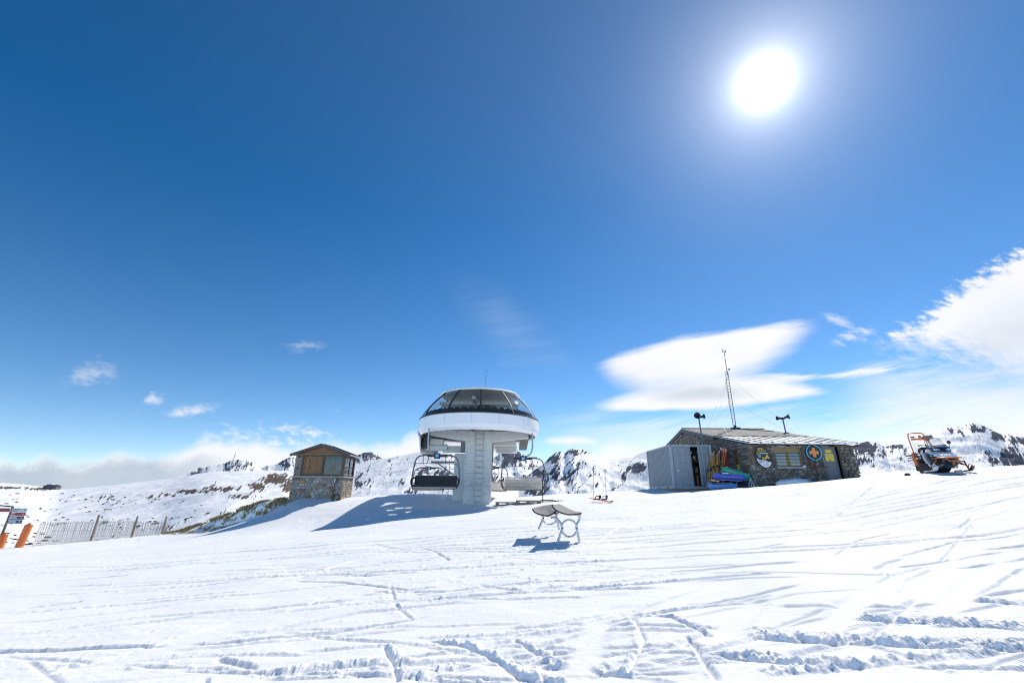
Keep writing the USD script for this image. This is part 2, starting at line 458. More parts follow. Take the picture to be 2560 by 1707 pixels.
def on_ground(px, py):
    """where the sight line through a pixel meets the snow"""
    lo = None
    ys = np.linspace(2.5, 40, 1500)
    p = np.array([at(px, py, Y) for Y in ys])
    k = np.nonzero(p[:, 2] < ground(p[:, 0], p[:, 1], False))[0]
    return p[k[0]] if len(k) else p[-1]


rng = np.random.default_rng(7)


def dist_poly(x, y, pts):
    """signed distance to a line (positive on its far side), and the fraction along it"""
    best = np.full(x.shape, 1e9); sg = np.zeros(x.shape); al = np.zeros(x.shape)
    n = len(pts) - 1
    for i in range(n):
        a, b = pts[i], pts[i + 1]; d = b - a; L2 = d @ d
        t = np.clip(((x - a[0]) * d[0] + (y - a[1]) * d[1]) / L2, 0, 1)
        ex, ey = x - a[0] - t * d[0], y - a[1] - t * d[1]
        q = np.hypot(ex, ey); up = q < best
        s = d[0] * ey - d[1] * ex
        if d[0] < 0: s = -s
        best = np.where(up, q, best); sg = np.where(up, np.sign(s) * q, sg); al = np.where(up, (i + t) / n, al)
    return sg, al, best


TR = []   # (points of the photograph, groove depth, half width, height of the rubble beside it, how far the rubble reaches)
def tr(s, d, w, h, reach): TR.append((np.array([on_ground(*q)[:2] for q in P(s)]), d, w, h, reach))
tr('2102,1549 2298,1560 2560,1569 2700,1574', .05, .05, .085, .20)
tr('1850,1594 1960,1602 2096,1611 2303,1618 2560,1621 2700,1622', .055, .05, .095, .22)
tr('1786,1638 1895,1652 2085,1665 2180,1672', .06, .045, .085, .16)
tr('1900,1700 2000,1690 2096,1679 2281,1660 2420,1642 2560,1630', .02, .04, .075, .13)
tr('1334,1646 1400,1658 1470,1671 1612,1694', .05, .045, .085, .17)
tr('1270,1668 1350,1690 1420,1712', .045, .045, .08, .14)
tr('1280,1584 1320,1606 1356,1630', .05, .03, .04, .08)
tr('1715,1595 1740,1620 1753,1644 1802,1710', .06, .03, .02, .05)
tr('1585,1538 1640,1543 1683,1549 1740,1575 1786,1598', .045, .03, .05, .10)
tr('2385,1494 2470,1504 2560,1512 2700,1522', .04, .05, .06, .18)
tr('1928,1519 2100,1521 2346,1522', .03, .035, .03, .08)
tr('2060,1595 2250,1640 2400,1690', .02, .04, .03, .08)
tr('-100,1637 0,1630 326,1615 599,1598 849,1568 1100,1530', .05, .022, .025, .05)
tr('1007,1489 1140,1474 1280,1459 1470,1447', .04, .02, .02, .05)
tr('1400,1472 1560,1462 1750,1446 1970,1434', .035, .03, .05, .09)
tr('860,1660 1000,1640 1300,1600', .03, .02, .03, .06)
tr('100,1690 250,1650 420,1600 620,1540', .03, .03, .02, .05)
tr('600,1690 760,1668 900,1655 1060,1650', .04, .05, .06, .12)
tr('960,1600 980,1640 1000,1700', .05, .03, .06, .10)
tr('1330,1700 1250,1640 1150,1600 1060,1590', .05, .03, .06, .12)
tr('1020,1700 1120,1660 1180,1650', .04, .035, .07, .13)
tr('1560,1700 1610,1600 1580,1540', .03, .025, .04, .09)
for k in range(150):   # short scuffs and ski lines all over the piste
    px, py = rng.uniform(-50, 2600), rng.uniform(1265, 1700) ** 1.0
    if py < 1300 and (px < 1500): py += 90
    a = on_ground(px, py)[:2]
    th = rng.normal(.20, .22) if rng.random() < .8 else rng.uniform(-1.2, 1.2)
    L = rng.uniform(.4, 3.2) * (1 + a[1] / 14)
    b = a + L * np.array([math.cos(th), math.sin(th)]); mid = (a + b) / 2 + rng.normal(0, .05, 2) * L
    big = rng.random() < .25
    TR.append((np.array([a, mid, b]), rng.uniform(.015, .04), rng.uniform(.02, .04), rng.uniform(.01, .03) * (1.5 if big else 1), rng.uniform(.03, .09)))
for k in range(16):    # long tracks that run together towards the right
    x0 = rng.uniform(-22, 2); y0 = rng.uniform(7, 17)
    x1 = rng.uniform(14, 32); y1 = y0 + rng.uniform(.6, 7)
    TR.append((np.array([(x0, y0), ((x0 + x1) / 2, (y0 + y1) / 2 + rng.uniform(-1., .3)), (x1, y1)]), .03, .035, .03, .07))

SMOOTH = [np.array([on_ground(*q)[:2] for q in P(s)]) for s in ('1805,1600 1850,1545 1900,1500', '2050,1590 2110,1530 2170,1480 2260,1440', '2320,1548 2380,1500 2450,1440 2540,1390', '650,1545 470,1600 200,1680', '1420,1707 1480,1600 1500,1540')]


def snow_detail(x, y):
    p = np.stack([x, y, np.zeros_like(x)], -1)
    N = meshkit.fbm
    h = (N(p * .35, 3, 1) - .5) * .13 + (N(p * np.array([1.2, 2.0, 1]), 3, 5) - .5) * .03
    fine = (N(p * 7., 4, 9) - .5)
    clump = smooth01((N(p * 15., 2, 21) - .40) / .34) * .75 + np.maximum(N(p * 36., 2, 22) - .42, 0) * 1.5
    st = np.maximum(N(np.stack([x * .9 - y * .2, y * 7. + x * -1.2, x * 0], -1), 4, 31) - .58, 0)   # wind and ski streaks
    rough_zone = smooth01((N(p * .22, 3, 40) - .45) / .2) * (.45 + .55 * smooth01((x + 2.5) / 3.))
    h = h + fine * (.003 + .007 * rough_zone) - st * .065 * (.55 + rough_zone)
    sp = np.maximum(N(p * 9.0, 2, 77) - .74, 0) * .16 * rough_zone
    h = h + sp
    add = np.zeros_like(x); cut = np.zeros_like(x)
    for pts, d, w, hh, reach in TR:
        lo, hi = pts.min(0) - .6, pts.max(0) + .6
        k = np.nonzero((x > lo[0]) & (x < hi[0]) & (y > lo[1]) & (y < hi[1]))
        if not len(k[0]): continue
        xs, ys = x[k], y[k]
        sg, al, q = dist_poly(xs, ys, pts)
        fade = smooth01(al / .12) * smooth01((1 - al) / .12)
        w_ = w * (1 + (ys > 12) * .6)
        cut[k] = np.maximum(cut[k], d * fade * np.exp(-(q / w_) ** 2))
        rc_ = reach * .62
        rb = np.where(sg > 0, np.exp(-((sg - w_ * 1.3 - rc_ * .35) / rc_) ** 2), np.exp(-((sg + w_) / (w_ * 1.0)) ** 2) * .12)
        add[k] = np.maximum(add[k], hh * .40 * fade * rb * (.12 + 1.2 * clump[k] + .8 * np.maximum(fine[k], -.15)))
    sm = np.zeros_like(x)
    for pts in SMOOTH:
        sg, al, q = dist_poly(x, y, pts)
        sm = np.maximum(sm, np.exp(-(q / .16) ** 4) * smooth01(al / .15) * smooth01((1 - al) / .15))
    return h * (1 - .75 * sm) + (add - cut) * (1 - sm) - .02 * sm


def bare_near(x, y, z):
    """turf and earth on the bank, earth at a few thin places"""
    yc = np.interp(x, CREST[:, 0], CREST[:, 1]); s = y - yc
    env = smooth01((x - CREST[0, 0] + 1.2) / 1.5) * smooth01((CREST[-1, 0] + .9 - x) / 1.2)
    p = np.stack([x * 1.3, y * 2.4, z * 3.], -1)
    n = meshkit.fbm(p * 1.6, 4, 3)
    return np.clip(env * (smooth01((s + 1.5) / .5) * smooth01((.7 - s) / .5)) * (.32 + 2.4 * (n - .50)), 0, 1)


def ground_mesh(az, rad):
    A, R_ = np.meshgrid(az, rad)
    x, y = R_ * np.sin(A), R_ * np.cos(A)
    z = ground(x, y)
    near = R_ < 60
    det = np.zeros_like(x)
    det[near] = snow_detail(x[near], y[near])
    z = z + det * np.clip((62 - R_) / 20, 0, 1)
    return np.stack([x, y, z], -1)


def put_primvar(prim, name, vals):
    UsdGeom.PrimvarsAPI(prim).CreatePrimvar(name, Sdf.ValueTypeNames.FloatArray, 'vertex').Set(np.asarray(vals, np.float32).tolist())


rad = np.concatenate([np.exp(np.arange(math.log(2.2), math.log(14), .0040)), np.exp(np.arange(math.log(14), math.log(34), .0065)), np.exp(np.linspace(math.log(34), math.log(170), 46))])
az = np.radians(np.linspace(-60, 60, 1180))
PG = ground_mesh(az, rad)
gm = grid_mesh(PG)
p_ = obj('ground', trimesh.Trimesh(gm.vertices, gm.faces[:, ::-1], process=False), M['snow'], smooth=True)
put_primvar(p_, 'bare', bare_near(PG[..., 0].ravel(), PG[..., 1].ravel(), PG[..., 2].ravel()))
tag(p_, 'snow-covered plateau with ski tracks and groomed lines', None, None, 'structure')
radc = np.concatenate([[.01], np.exp(np.linspace(math.log(.8), math.log(170), 70))])
PGb = ground_mesh(np.radians(np.linspace(60, 300, 120)), radc)
gmb = grid_mesh(PGb)
p_ = obj('ground', trimesh.Trimesh(gmb.vertices, gmb.faces[:, ::-1], process=False), M['snow'], smooth=True)
put_primvar(p_, 'bare', np.zeros(len(gmb.vertices)))
tag(p_, 'snow-covered plateau running on behind the viewer', None, None, 'structure')
PGc = ground_mesh(az[::20], np.linspace(.01, 2.2, 20))
gmc = grid_mesh(PGc)
p_ = obj('ground', trimesh.Trimesh(gmc.vertices, gmc.faces[:, ::-1], process=False), M['snow'], smooth=True)
put_primvar(p_, 'bare', np.zeros(len(gmc.vertices)))
tag(p_, 'smooth patch of snow right below the viewpoint', None, None, 'structure')

# ------------------------------------------------------------------ valley, hillside and mountains
vr = np.concatenate([[.01], np.exp(np.linspace(math.log(60), math.log(4300), 40))])
VA, VR = np.meshgrid(np.radians(np.linspace(0, 360, 121)), vr)
vz = np.full_like(VA, -75.) + (meshkit.fbm(np.stack([VR * np.sin(VA) / 300, VR * np.cos(VA) / 300, VA * 0], -1), 4, 2) - .5) * 25
vm = grid_mesh(np.stack([VR * np.sin(VA), VR * np.cos(VA), vz], -1))
p_ = obj('valley', trimesh.Trimesh(vm.vertices, vm.faces[:, ::-1], process=False), M['hill'], smooth=True)
put_primvar(p_, 'bare', np.zeros(len(vm.vertices)))
tag(p_, 'snowy valley floor far below the plateau', None, None, 'structure')


def ridged(p, oct=5, seed=0):
    s = 0; a = 1.; t = 0
    for o in range(oct):
        s = s + a * (1 - np.abs(2 * meshkit.noise(p * 2 ** o, seed + o) - 1)) ** 2; t += a; a *= .5
    return s / t


def relief(name, label, crest, Y, y0, foot, rel=.22, scale=None, seed=0, blobs=(), base=-.25, stretch=(1., 3., 0.), power=1.5, cols=None, rows=150, back=.35, jag=.02, mat='peak', edge=40, pw=None, rockscale=.07, slope_rock=.0, crest_rock=.0, smooth_px=4):
    """a hill or mountain: its skyline given by sight lines at the distance Y, its face running down to foot at y0"""
    cr = np.array([uv_of(*q) for q in P(crest)])
    us = np.linspace(cr[0, 0], cr[-1, 0], cols or int((cr[-1, 0] - cr[0, 0]) * FPX / (1.3 if mat == 'peak' else 1.7)))
    sl = np.interp(us, cr[:, 0], cr[:, 1])
    kn = int(smooth_px / 1.4) // 2 * 2 + 1; k = np.hanning(kn + 2)[1:-1]; k /= k.sum(); sl = np.convolve(np.pad(sl, kn // 2, mode='edge'), k, 'valid')
    scale = scale or Y * .05
    yc = Y * (1 + .10 * (meshkit.fbm(np.stack([us * Y / (scale * 3), us * 0, us * 0 + seed], -1), 3, seed) - .5))
    t = np.concatenate([np.linspace(0, 1, rows), np.linspace(1, 1 + back, 14)[1:]])
    T, Uu = np.meshgrid(t, us, indexing='ij')
    yy = y0 + (yc[None] - y0) * T
    xx = Uu * yy
    zc = sl[None] * yc[None] + 1.6
    tt = np.clip(T, 0, 1)
    z = foot + (zc - foot) * tt ** power
    H = np.abs(zc - foot)
    pn = np.stack([xx / scale, yy / scale, np.full_like(xx, seed * 3.1)], -1)
    rid = ridged(pn, 5, seed)
    env = (tt * (1 - tt) * 4) ** .7
    z = z + (rid - .45) * rel * H * env
    z = z + (ridged(pn * 3.1, 3, seed + 9) - .5) * jag * H * np.clip(tt * 3, 0, 1)
    z = z - np.maximum(T - 1, 0) * (yc[None] - y0) * .7
    sides = smooth01((Uu - us[0]) * FPX / edge) * smooth01((us[-1] - Uu) * FPX / edge)
    z = foot - 5 + (z - foot + 5) * np.maximum(sides, .02)
    pts = np.stack([xx, yy, z], -1)
    px, py = proj(pts)
    # where rock breaks through: patches drawn out along the fall of the slope
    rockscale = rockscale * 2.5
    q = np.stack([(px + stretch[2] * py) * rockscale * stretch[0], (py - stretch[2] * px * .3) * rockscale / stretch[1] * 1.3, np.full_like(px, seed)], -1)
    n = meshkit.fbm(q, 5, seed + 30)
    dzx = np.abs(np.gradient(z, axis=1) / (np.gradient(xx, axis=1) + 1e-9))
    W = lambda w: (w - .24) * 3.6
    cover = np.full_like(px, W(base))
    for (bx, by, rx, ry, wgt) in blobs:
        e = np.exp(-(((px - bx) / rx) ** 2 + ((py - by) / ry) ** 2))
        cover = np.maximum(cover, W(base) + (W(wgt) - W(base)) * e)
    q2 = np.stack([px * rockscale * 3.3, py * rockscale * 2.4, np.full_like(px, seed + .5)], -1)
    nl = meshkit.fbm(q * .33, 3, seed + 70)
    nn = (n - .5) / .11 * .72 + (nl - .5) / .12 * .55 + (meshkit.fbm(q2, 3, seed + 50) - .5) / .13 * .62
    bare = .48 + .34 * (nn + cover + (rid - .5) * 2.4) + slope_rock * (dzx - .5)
    m = grid_mesh(pts)
    p = obj(name, m, M[mat], smooth=True)
    put_primvar(p, 'bare', np.clip(bare, 0, 1).ravel())
    tag(p, label, None, None, 'structure')
    return pts


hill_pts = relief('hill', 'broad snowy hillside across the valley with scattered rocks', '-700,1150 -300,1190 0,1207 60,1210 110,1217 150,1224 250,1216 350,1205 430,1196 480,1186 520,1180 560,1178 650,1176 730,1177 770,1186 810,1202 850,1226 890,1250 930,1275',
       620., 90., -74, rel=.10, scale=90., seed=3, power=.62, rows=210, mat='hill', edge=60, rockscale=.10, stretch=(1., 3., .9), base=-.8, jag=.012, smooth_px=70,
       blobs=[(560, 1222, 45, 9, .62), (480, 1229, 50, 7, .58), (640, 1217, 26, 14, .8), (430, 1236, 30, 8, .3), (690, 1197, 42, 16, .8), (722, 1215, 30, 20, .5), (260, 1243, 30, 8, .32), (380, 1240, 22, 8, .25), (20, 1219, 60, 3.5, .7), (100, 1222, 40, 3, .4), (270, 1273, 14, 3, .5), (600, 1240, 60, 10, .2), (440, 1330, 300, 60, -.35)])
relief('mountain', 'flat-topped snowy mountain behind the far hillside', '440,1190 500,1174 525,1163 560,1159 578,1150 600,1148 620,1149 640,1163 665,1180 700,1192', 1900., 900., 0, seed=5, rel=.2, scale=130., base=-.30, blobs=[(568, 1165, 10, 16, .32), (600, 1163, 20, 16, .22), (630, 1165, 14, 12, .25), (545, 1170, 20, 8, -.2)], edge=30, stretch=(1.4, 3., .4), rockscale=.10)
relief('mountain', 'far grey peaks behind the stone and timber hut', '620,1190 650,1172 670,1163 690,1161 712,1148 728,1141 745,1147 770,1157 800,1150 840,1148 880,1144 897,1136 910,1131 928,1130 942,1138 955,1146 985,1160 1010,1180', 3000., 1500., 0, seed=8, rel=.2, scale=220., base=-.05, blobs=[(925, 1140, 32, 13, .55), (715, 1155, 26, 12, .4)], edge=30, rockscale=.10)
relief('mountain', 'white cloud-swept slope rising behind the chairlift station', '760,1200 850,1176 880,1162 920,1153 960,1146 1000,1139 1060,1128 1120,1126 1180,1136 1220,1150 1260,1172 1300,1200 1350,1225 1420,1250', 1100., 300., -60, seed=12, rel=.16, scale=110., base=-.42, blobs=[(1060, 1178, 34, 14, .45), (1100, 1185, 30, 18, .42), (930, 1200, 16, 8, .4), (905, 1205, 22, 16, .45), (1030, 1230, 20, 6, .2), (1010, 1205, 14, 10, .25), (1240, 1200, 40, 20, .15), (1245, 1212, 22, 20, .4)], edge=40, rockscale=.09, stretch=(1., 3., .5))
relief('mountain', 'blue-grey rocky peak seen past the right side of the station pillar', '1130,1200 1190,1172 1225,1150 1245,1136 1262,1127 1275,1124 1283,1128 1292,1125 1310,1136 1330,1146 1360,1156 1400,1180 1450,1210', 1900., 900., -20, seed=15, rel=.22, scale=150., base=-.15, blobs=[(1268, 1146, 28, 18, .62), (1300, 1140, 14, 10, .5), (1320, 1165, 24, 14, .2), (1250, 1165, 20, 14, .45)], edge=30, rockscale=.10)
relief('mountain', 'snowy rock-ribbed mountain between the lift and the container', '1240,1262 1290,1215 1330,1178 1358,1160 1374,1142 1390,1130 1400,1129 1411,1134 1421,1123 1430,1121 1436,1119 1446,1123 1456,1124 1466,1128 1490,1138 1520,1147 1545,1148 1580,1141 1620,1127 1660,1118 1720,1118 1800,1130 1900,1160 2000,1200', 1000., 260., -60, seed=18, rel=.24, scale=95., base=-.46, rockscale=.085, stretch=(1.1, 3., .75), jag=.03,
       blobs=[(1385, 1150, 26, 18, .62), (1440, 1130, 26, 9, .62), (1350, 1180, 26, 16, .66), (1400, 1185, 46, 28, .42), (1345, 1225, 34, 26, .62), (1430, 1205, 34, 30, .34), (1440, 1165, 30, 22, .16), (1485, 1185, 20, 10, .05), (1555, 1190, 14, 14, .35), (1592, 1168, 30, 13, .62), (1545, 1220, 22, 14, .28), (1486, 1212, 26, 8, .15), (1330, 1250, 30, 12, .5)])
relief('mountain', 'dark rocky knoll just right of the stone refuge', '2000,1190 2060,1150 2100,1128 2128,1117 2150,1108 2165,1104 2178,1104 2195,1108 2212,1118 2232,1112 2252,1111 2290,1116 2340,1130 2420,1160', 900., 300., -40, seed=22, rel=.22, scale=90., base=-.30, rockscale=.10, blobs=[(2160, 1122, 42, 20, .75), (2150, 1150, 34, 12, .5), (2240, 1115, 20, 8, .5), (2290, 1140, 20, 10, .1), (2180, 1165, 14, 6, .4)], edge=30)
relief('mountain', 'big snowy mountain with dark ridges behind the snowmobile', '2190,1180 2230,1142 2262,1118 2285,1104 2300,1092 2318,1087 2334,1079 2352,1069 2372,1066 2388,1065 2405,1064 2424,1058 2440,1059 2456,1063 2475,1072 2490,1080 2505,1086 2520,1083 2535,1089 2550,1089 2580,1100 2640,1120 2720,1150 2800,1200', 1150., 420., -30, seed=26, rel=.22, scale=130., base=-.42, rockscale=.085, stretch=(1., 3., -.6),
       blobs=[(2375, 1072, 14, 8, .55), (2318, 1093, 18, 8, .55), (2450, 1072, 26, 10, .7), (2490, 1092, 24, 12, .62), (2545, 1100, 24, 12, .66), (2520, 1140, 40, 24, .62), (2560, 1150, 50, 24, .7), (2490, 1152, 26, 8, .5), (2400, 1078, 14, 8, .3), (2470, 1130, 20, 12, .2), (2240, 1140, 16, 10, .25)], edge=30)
# ------------------------------------------------------------------ more materials
M['white_panel'] = plain('white_panel', (.80, .81, .82), .35, var=.03, scale=1.5, coat=.3)
M['station_paint'] = plain('station_paint', (.57, .59, .585), .5, var=.05, scale=2., dirt=((.30, .28, .25), 3.5, .56, .75, .5))
M['pillar'] = plain('pillar_concrete', (.56, .58, .58), .75, var=.10, scale=3., bump=.5, bscale=30., dirt=((.16, .15, .14), 7., .58, .66, .6))
M['dark'] = plain('dark_metal', (.035, .037, .04), .5, .3, .2)
M['steel'] = plain('galvanised_steel', (.42, .43, .44), .42, .85, .12, 14.)
M['steel_dark'] = plain('weathered_steel', (.16, .17, .18), .5, .6, .2, 10.)
M['aluminium'] = plain('brushed_aluminium', (.50, .46, .41), .45, .55, .1, 5.)
M['black_pad'] = plain('black_padding', (.028, .027, .027), .62, 0, .25, 9., bump=.2)
M['rubber'] = plain('rubber', (.022, .022, .023), .7, 0, .2)
M['machine'] = plain('machinery_paint', (.42, .42, .38), .5, .1, .2, 4.)
M['glass_dome'] = glass('tinted_glass', (.86, .89, .88), 1., .95)
M['glass'] = glass('window_glass', (.75, .82, .84), 1., .62, 2.8)
M['glass_dark'] = glass('dark_window_glass', (.75, .82, .84), 1., .22, 1.9)
M['clear'] = glass('clear_plastic', (.9, .93, .94), .8, .95)
M['blue_plate'] = plain('blue_plate', (.03, .38, .68), .4, 0, .05)
M['wood'] = plain('stained_wood', (.21, .105, .042), .55, 0, .25, 3.5, bump=.3, bscale=18.)
M['wood_dark'] = plain('dark_timber', (.085, .058, .042), .6, 0, .25, 5., bump=.3, bscale=20.)
M['wood_grey'] = plain('weathered_wood', (.23, .18, .135), .8, 0, .3, 9., bump=.5, bscale=30.)
M['slab'] = plain('slate_slab', (.30, .31, .32), .7, 0, .15, 6.)
M['roof_dark'] = plain('dark_roofing', (.075, .078, .085), .55, .2, .15, 5.)
M['roof_sheet'] = plain('pale_roofing', (.26, .25, .225), .9, .0, .12, 2., dirt=((.25, .23, .2), 2.5, .5, .7, .5))
M['roof_metal'] = plain('bright_roof_metal', (.80, .82, .85), .4, .25, .06, 3.)
M['mortar'] = plain('mortar', (.25, .235, .21), .9, 0, .2, 14., bump=.5, bscale=60.)
M['mortar_dark'] = plain('dark_mortar', (.155, .14, .12), .9, 0, .2, 14., bump=.5, bscale=60.)
M['interior'] = plain('dark_interior', (.03, .028, .026), .9)
M['tan_frame'] = plain('brown_window_frame', (.28, .20, .085), .55, 0, .12)
M['door_grey'] = plain('grey_door_paint', (.15, .155, .175), .5, 0, .06, 2.)
M['container'] = plain('grey_container_paint', (.25, .285, .32), .5, .05, .07, 2., dirt=((.2, .16, .12), 4., .62, .72, .5))
M['container_edge'] = plain('grey_container_frame', (.31, .345, .38), .5, .05, .08, 3.)
M['orange'] = plain('orange_vinyl', (.62, .155, .03), .5, 0, .10, 7., bump=.3, bscale=9.)
M['orange_pipe'] = plain('orange_paint', (.72, .145, .03), .4, 0, .08)
M['bamboo'] = plain('orange_bamboo', (.62, .30, .055), .5, 0, .2, 20.)
M['red'] = plain('red_paint', (.36, .030, .032), .5, 0, .15, 9.)
M['sign_red'] = plain('red_sign', (.24, .014, .022), .45, 0, .04)
M['sign_black'] = plain('black_sign', (.02, .02, .024), .45, 0, .04)
M['sign_blue'] = plain('blue_sign', (.008, .055, .20), .45, 0, .04)
M['sign_grey'] = plain('grey_sign', (.42, .48, .51), .45, 0, .04)
M['white'] = plain('white_print', (.80, .80, .80), .5, 0, .02)
M['yellow'] = plain('yellow_print', (.80, .60, .03), .5, 0, .04)
M['cyan'] = plain('cyan_print', (.05, .48, .72), .5, 0, .03)
M['orange_print'] = plain('orange_print', (.85, .27, .06), .5, 0, .03)
M['navy'] = plain('dark_sign_face', (.020, .024, .036), .5, 0, .05)
M['print_grey'] = plain('grey_print', (.26, .28, .33), .6, 0, .1)
M['green_sled'] = plain('green_plastic', (.02, .33, .22), .45, 0, .08)
M['blue_sled'] = plain('blue_plastic', (.075, .10, .52), .45, 0, .08)
M['blue_light'] = plain('light_blue_plastic', (.06, .24, .60), .45, 0, .08)
M['fabric'] = plain('grey_mesh_fabric', (.27, .255, .24), .85, 0, .1, 40., bump=.3, bscale=300.)
M['fabric_edge'] = plain('dark_fabric_hem', (.05, .048, .046), .85, 0, .1, 20.)
M['tube_metal'] = plain('satin_tube', (.55, .57, .59), .3, .8, .1, 8.)
M['cardboard'] = plain('cardboard', (.30, .19, .10), .8, 0, .12, 4.)
M['black_gloss'] = plain('black_gloss', (.012, .012, .014), .18, 0, .1, coat=.6)
M['white_gloss'] = plain('white_gloss', (.74, .75, .78), .25, 0, .04, coat=.6)
M['lamp'] = plain('lamp_glass', (.62, .66, .72), .08, .35, .05, coat=1.)
M['board_orange'] = plain('orange_board', (.75, .16, .07), .4, 0, .08)
M['turf'] = plain('dry_grass', (.36, .28, .15), .9, 0, .35, 30.)
M['rock'] = plain('dark_rock', (.085, .075, .07), .85, 0, .3, .8, bump=.6, bscale=4.)
M['wall_far'] = plain('far_wall', (.17, .17, .17), .7, 0, .1)
M['snow_pile'] = plain('clean_snow', (.87, .885, .91), .75, 0, .02, 4., bump=.5, bscale=35.)
STONE_A = [plain(f'stone_grey_{w}', tuple(np.array(c) * .80), .85, 0, .28, 9., bump=.7, bscale=28.) for w, c in (('cool', (.32, .335, .33)), ('mid', (.25, .255, .25)), ('warm', (.34, .31, .26)), ('pale', (.46, .45, .42)), ('ochre', (.42, .27, .10)), ('rust', (.24, .115, .075)), ('brown', (.27, .21, .15)))]
STONE_B = [plain(f'stone_brown_{w}', tuple(np.array(c) * .86), .88, 0, .3, 9., bump=.7, bscale=28.) for w, c in (('dark', (.125, .115, .105)), ('mid', (.185, .165, .14)), ('warm', (.24, .19, .14)), ('pale', (.31, .285, .25)), ('rust', (.20, .125, .085)), ('grey', (.20, .20, .20)))]


# ------------------------------------------------------------------ rubble masonry: every stone its own piece
def stone_solid(poly, O, Ux, Vx, d, inset=.25, rnd=None):
    pts = np.array(poly.exterior.coords)[:-1]
    if Polygon(pts).exterior.is_ccw is False: pts = pts[::-1]
    c = np.array(poly.representative_point().coords[0]); n = len(pts)
    top = c + (pts - c) * (1 - inset)
    mid = c + (pts - c) * (1 - inset * .25)
    Ux, Vx = np.array(Ux, float), np.array(Vx, float); N = np.cross(Ux, Vx); O = np.array(O, float)
    w = lambda p, k: O + p[:, :1] * Ux + p[:, 1:] * Vx + (np.asarray(k).reshape(-1, 1)) * N
    kt = d * (1 + (rnd.uniform(-.22, .22, n) if rnd is not None else 0))
    V_ = np.vstack([w(pts, np.full(n, -.015)), w(mid, np.full(n, d * .65)), w(top, kt), w(c[None], [d * 1.08])])
    F_ = []
    for k in range(n):
        l = (k + 1) % n
        for a in (0, n): F_ += [(a + k, a + l, a + n + l), (a + k, a + n + l, a + n + k)]
        F_.append((2 * n + k, 2 * n + l, 3 * n))
    return trimesh.Trimesh(V_, F_, process=False)


def masonry(region, cw, ch, joint, seed):
    """irregular stone outlines that fill a region of a wall"""
    rnd = np.random.default_rng(seed)
    x0, y0, x1, y1 = region.bounds; pts = []
    y = y0; r = 0
    while y < y1 + ch:
        h = ch * rnd.uniform(.75, 1.35); x = x0 - cw * rnd.uniform(0, 1)
        while x < x1 + cw:
            w = cw * rnd.uniform(.55, 1.6)
            pts.append(((x + w / 2) / (cw / ch), y + h / 2 + rnd.uniform(-.16, .16) * h)); x += w
        y += h
    a = cw / ch
    vor = voronoi_diagram(MultiPoint(pts))
    out = []
    for cell in vor.geoms:
        q = Polygon([(px * a, py) for px, py in cell.exterior.coords]).intersection(region)
        for s in getattr(q, 'geoms', [q]):
            if s.geom_type != 'Polygon' or s.is_empty: continue
            s = s.buffer(-joint / 2 - .012, join_style=1, quad_segs=1).buffer(.012, join_style=1, quad_segs=1).simplify(.012)
            for t in getattr(s, 'geoms', [s]):
                if t.geom_type == 'Polygon' and not t.is_empty and t.area > cw * ch * .10 and len(t.exterior.coords) > 3: out.append(t)
    return out, rnd


def lay_stones(parent, region, O, Ux, Vx, cw, ch, joint, depth, mats, weights, seed, limit=10**6, inset=.22):
    cells, rnd = masonry(region, cw, ch, joint, seed)
    cells.sort(key=lambda s: -s.area)
    rest = {}
    for i, s in enumerate(cells):
        m = mats[rnd.choice(len(mats), p=np.array(weights) / sum(weights))]
        solid = stone_solid(s, O, Ux, Vx, depth * rnd.uniform(.6, 1.3), inset, rnd)
        if i < limit: obj('stone', solid, m, parent, smooth=False, world=True)
        else: rest.setdefault(str(m.GetPath()), (m, []))[1].append(solid)
    for m, lst in rest.values():
        p = obj('small_stones', lst, m, parent, smooth=False, world=True); p.SetCustomDataByKey('kind', 'stuff')
    return min(limit, len(cells))


def text_on(txt, h, O, Ux, Vx, depth=.004, bold=True, center=True, width=None):
    m = meshkit.text_mesh(txt, h, depth, bold)
    b = m.bounds
    m.apply_translation((-(b[0, 0] + b[1, 0]) / 2 if center else -b[0, 0], -(b[0, 1] + b[1, 1]) / 2, 0))
    if width:
        k = width / (b[1, 0] - b[0, 0]); m.vertices[:, 0] *= k
    Ux, Vx = np.array(Ux, float), np.array(Vx, float); N = np.cross(Ux, Vx)
    T = np.eye(4); T[:3, 0], T[:3, 1], T[:3, 2], T[:3, 3] = Ux, Vx, N, O
    m.apply_transform(T); return m


X3, Y3, Z3 = np.eye(3)

# ------------------------------------------------------------------ chairlift top station
RC = np.array([-1.87, 25.5, 0.]); RR = 3.46
st = thing('lift_station', 'white round chairlift return station with glazed dome on a grey pillar', 'lift station', (-1.87, 25.5, .9))
pl = obj('pillar', [B(-2.60, -1.13, 25.0, 26.6, -.4, 4.32)], M['pillar'], st, world=True)
for z in (1.9, 2.55, 3.05): obj('pillar_joint', B(-2.606, -1.124, 24.994, 25.3, z, z + .012), M['steel_dark'], pl, world=True)
obj('pillar_cladding', [B(-2.47, -1.1, 24.955, 26.5, 3.05, 3.66), B(-2.47, -1.1, 24.965, 26.5, 3.67, 4.34)], M['station_paint'], pl, world=True)
obj('rear_column', [B(-3.28, -2.62, 25.9, 26.9, -.4, 3.7)], M['station_paint'], st, world=True)
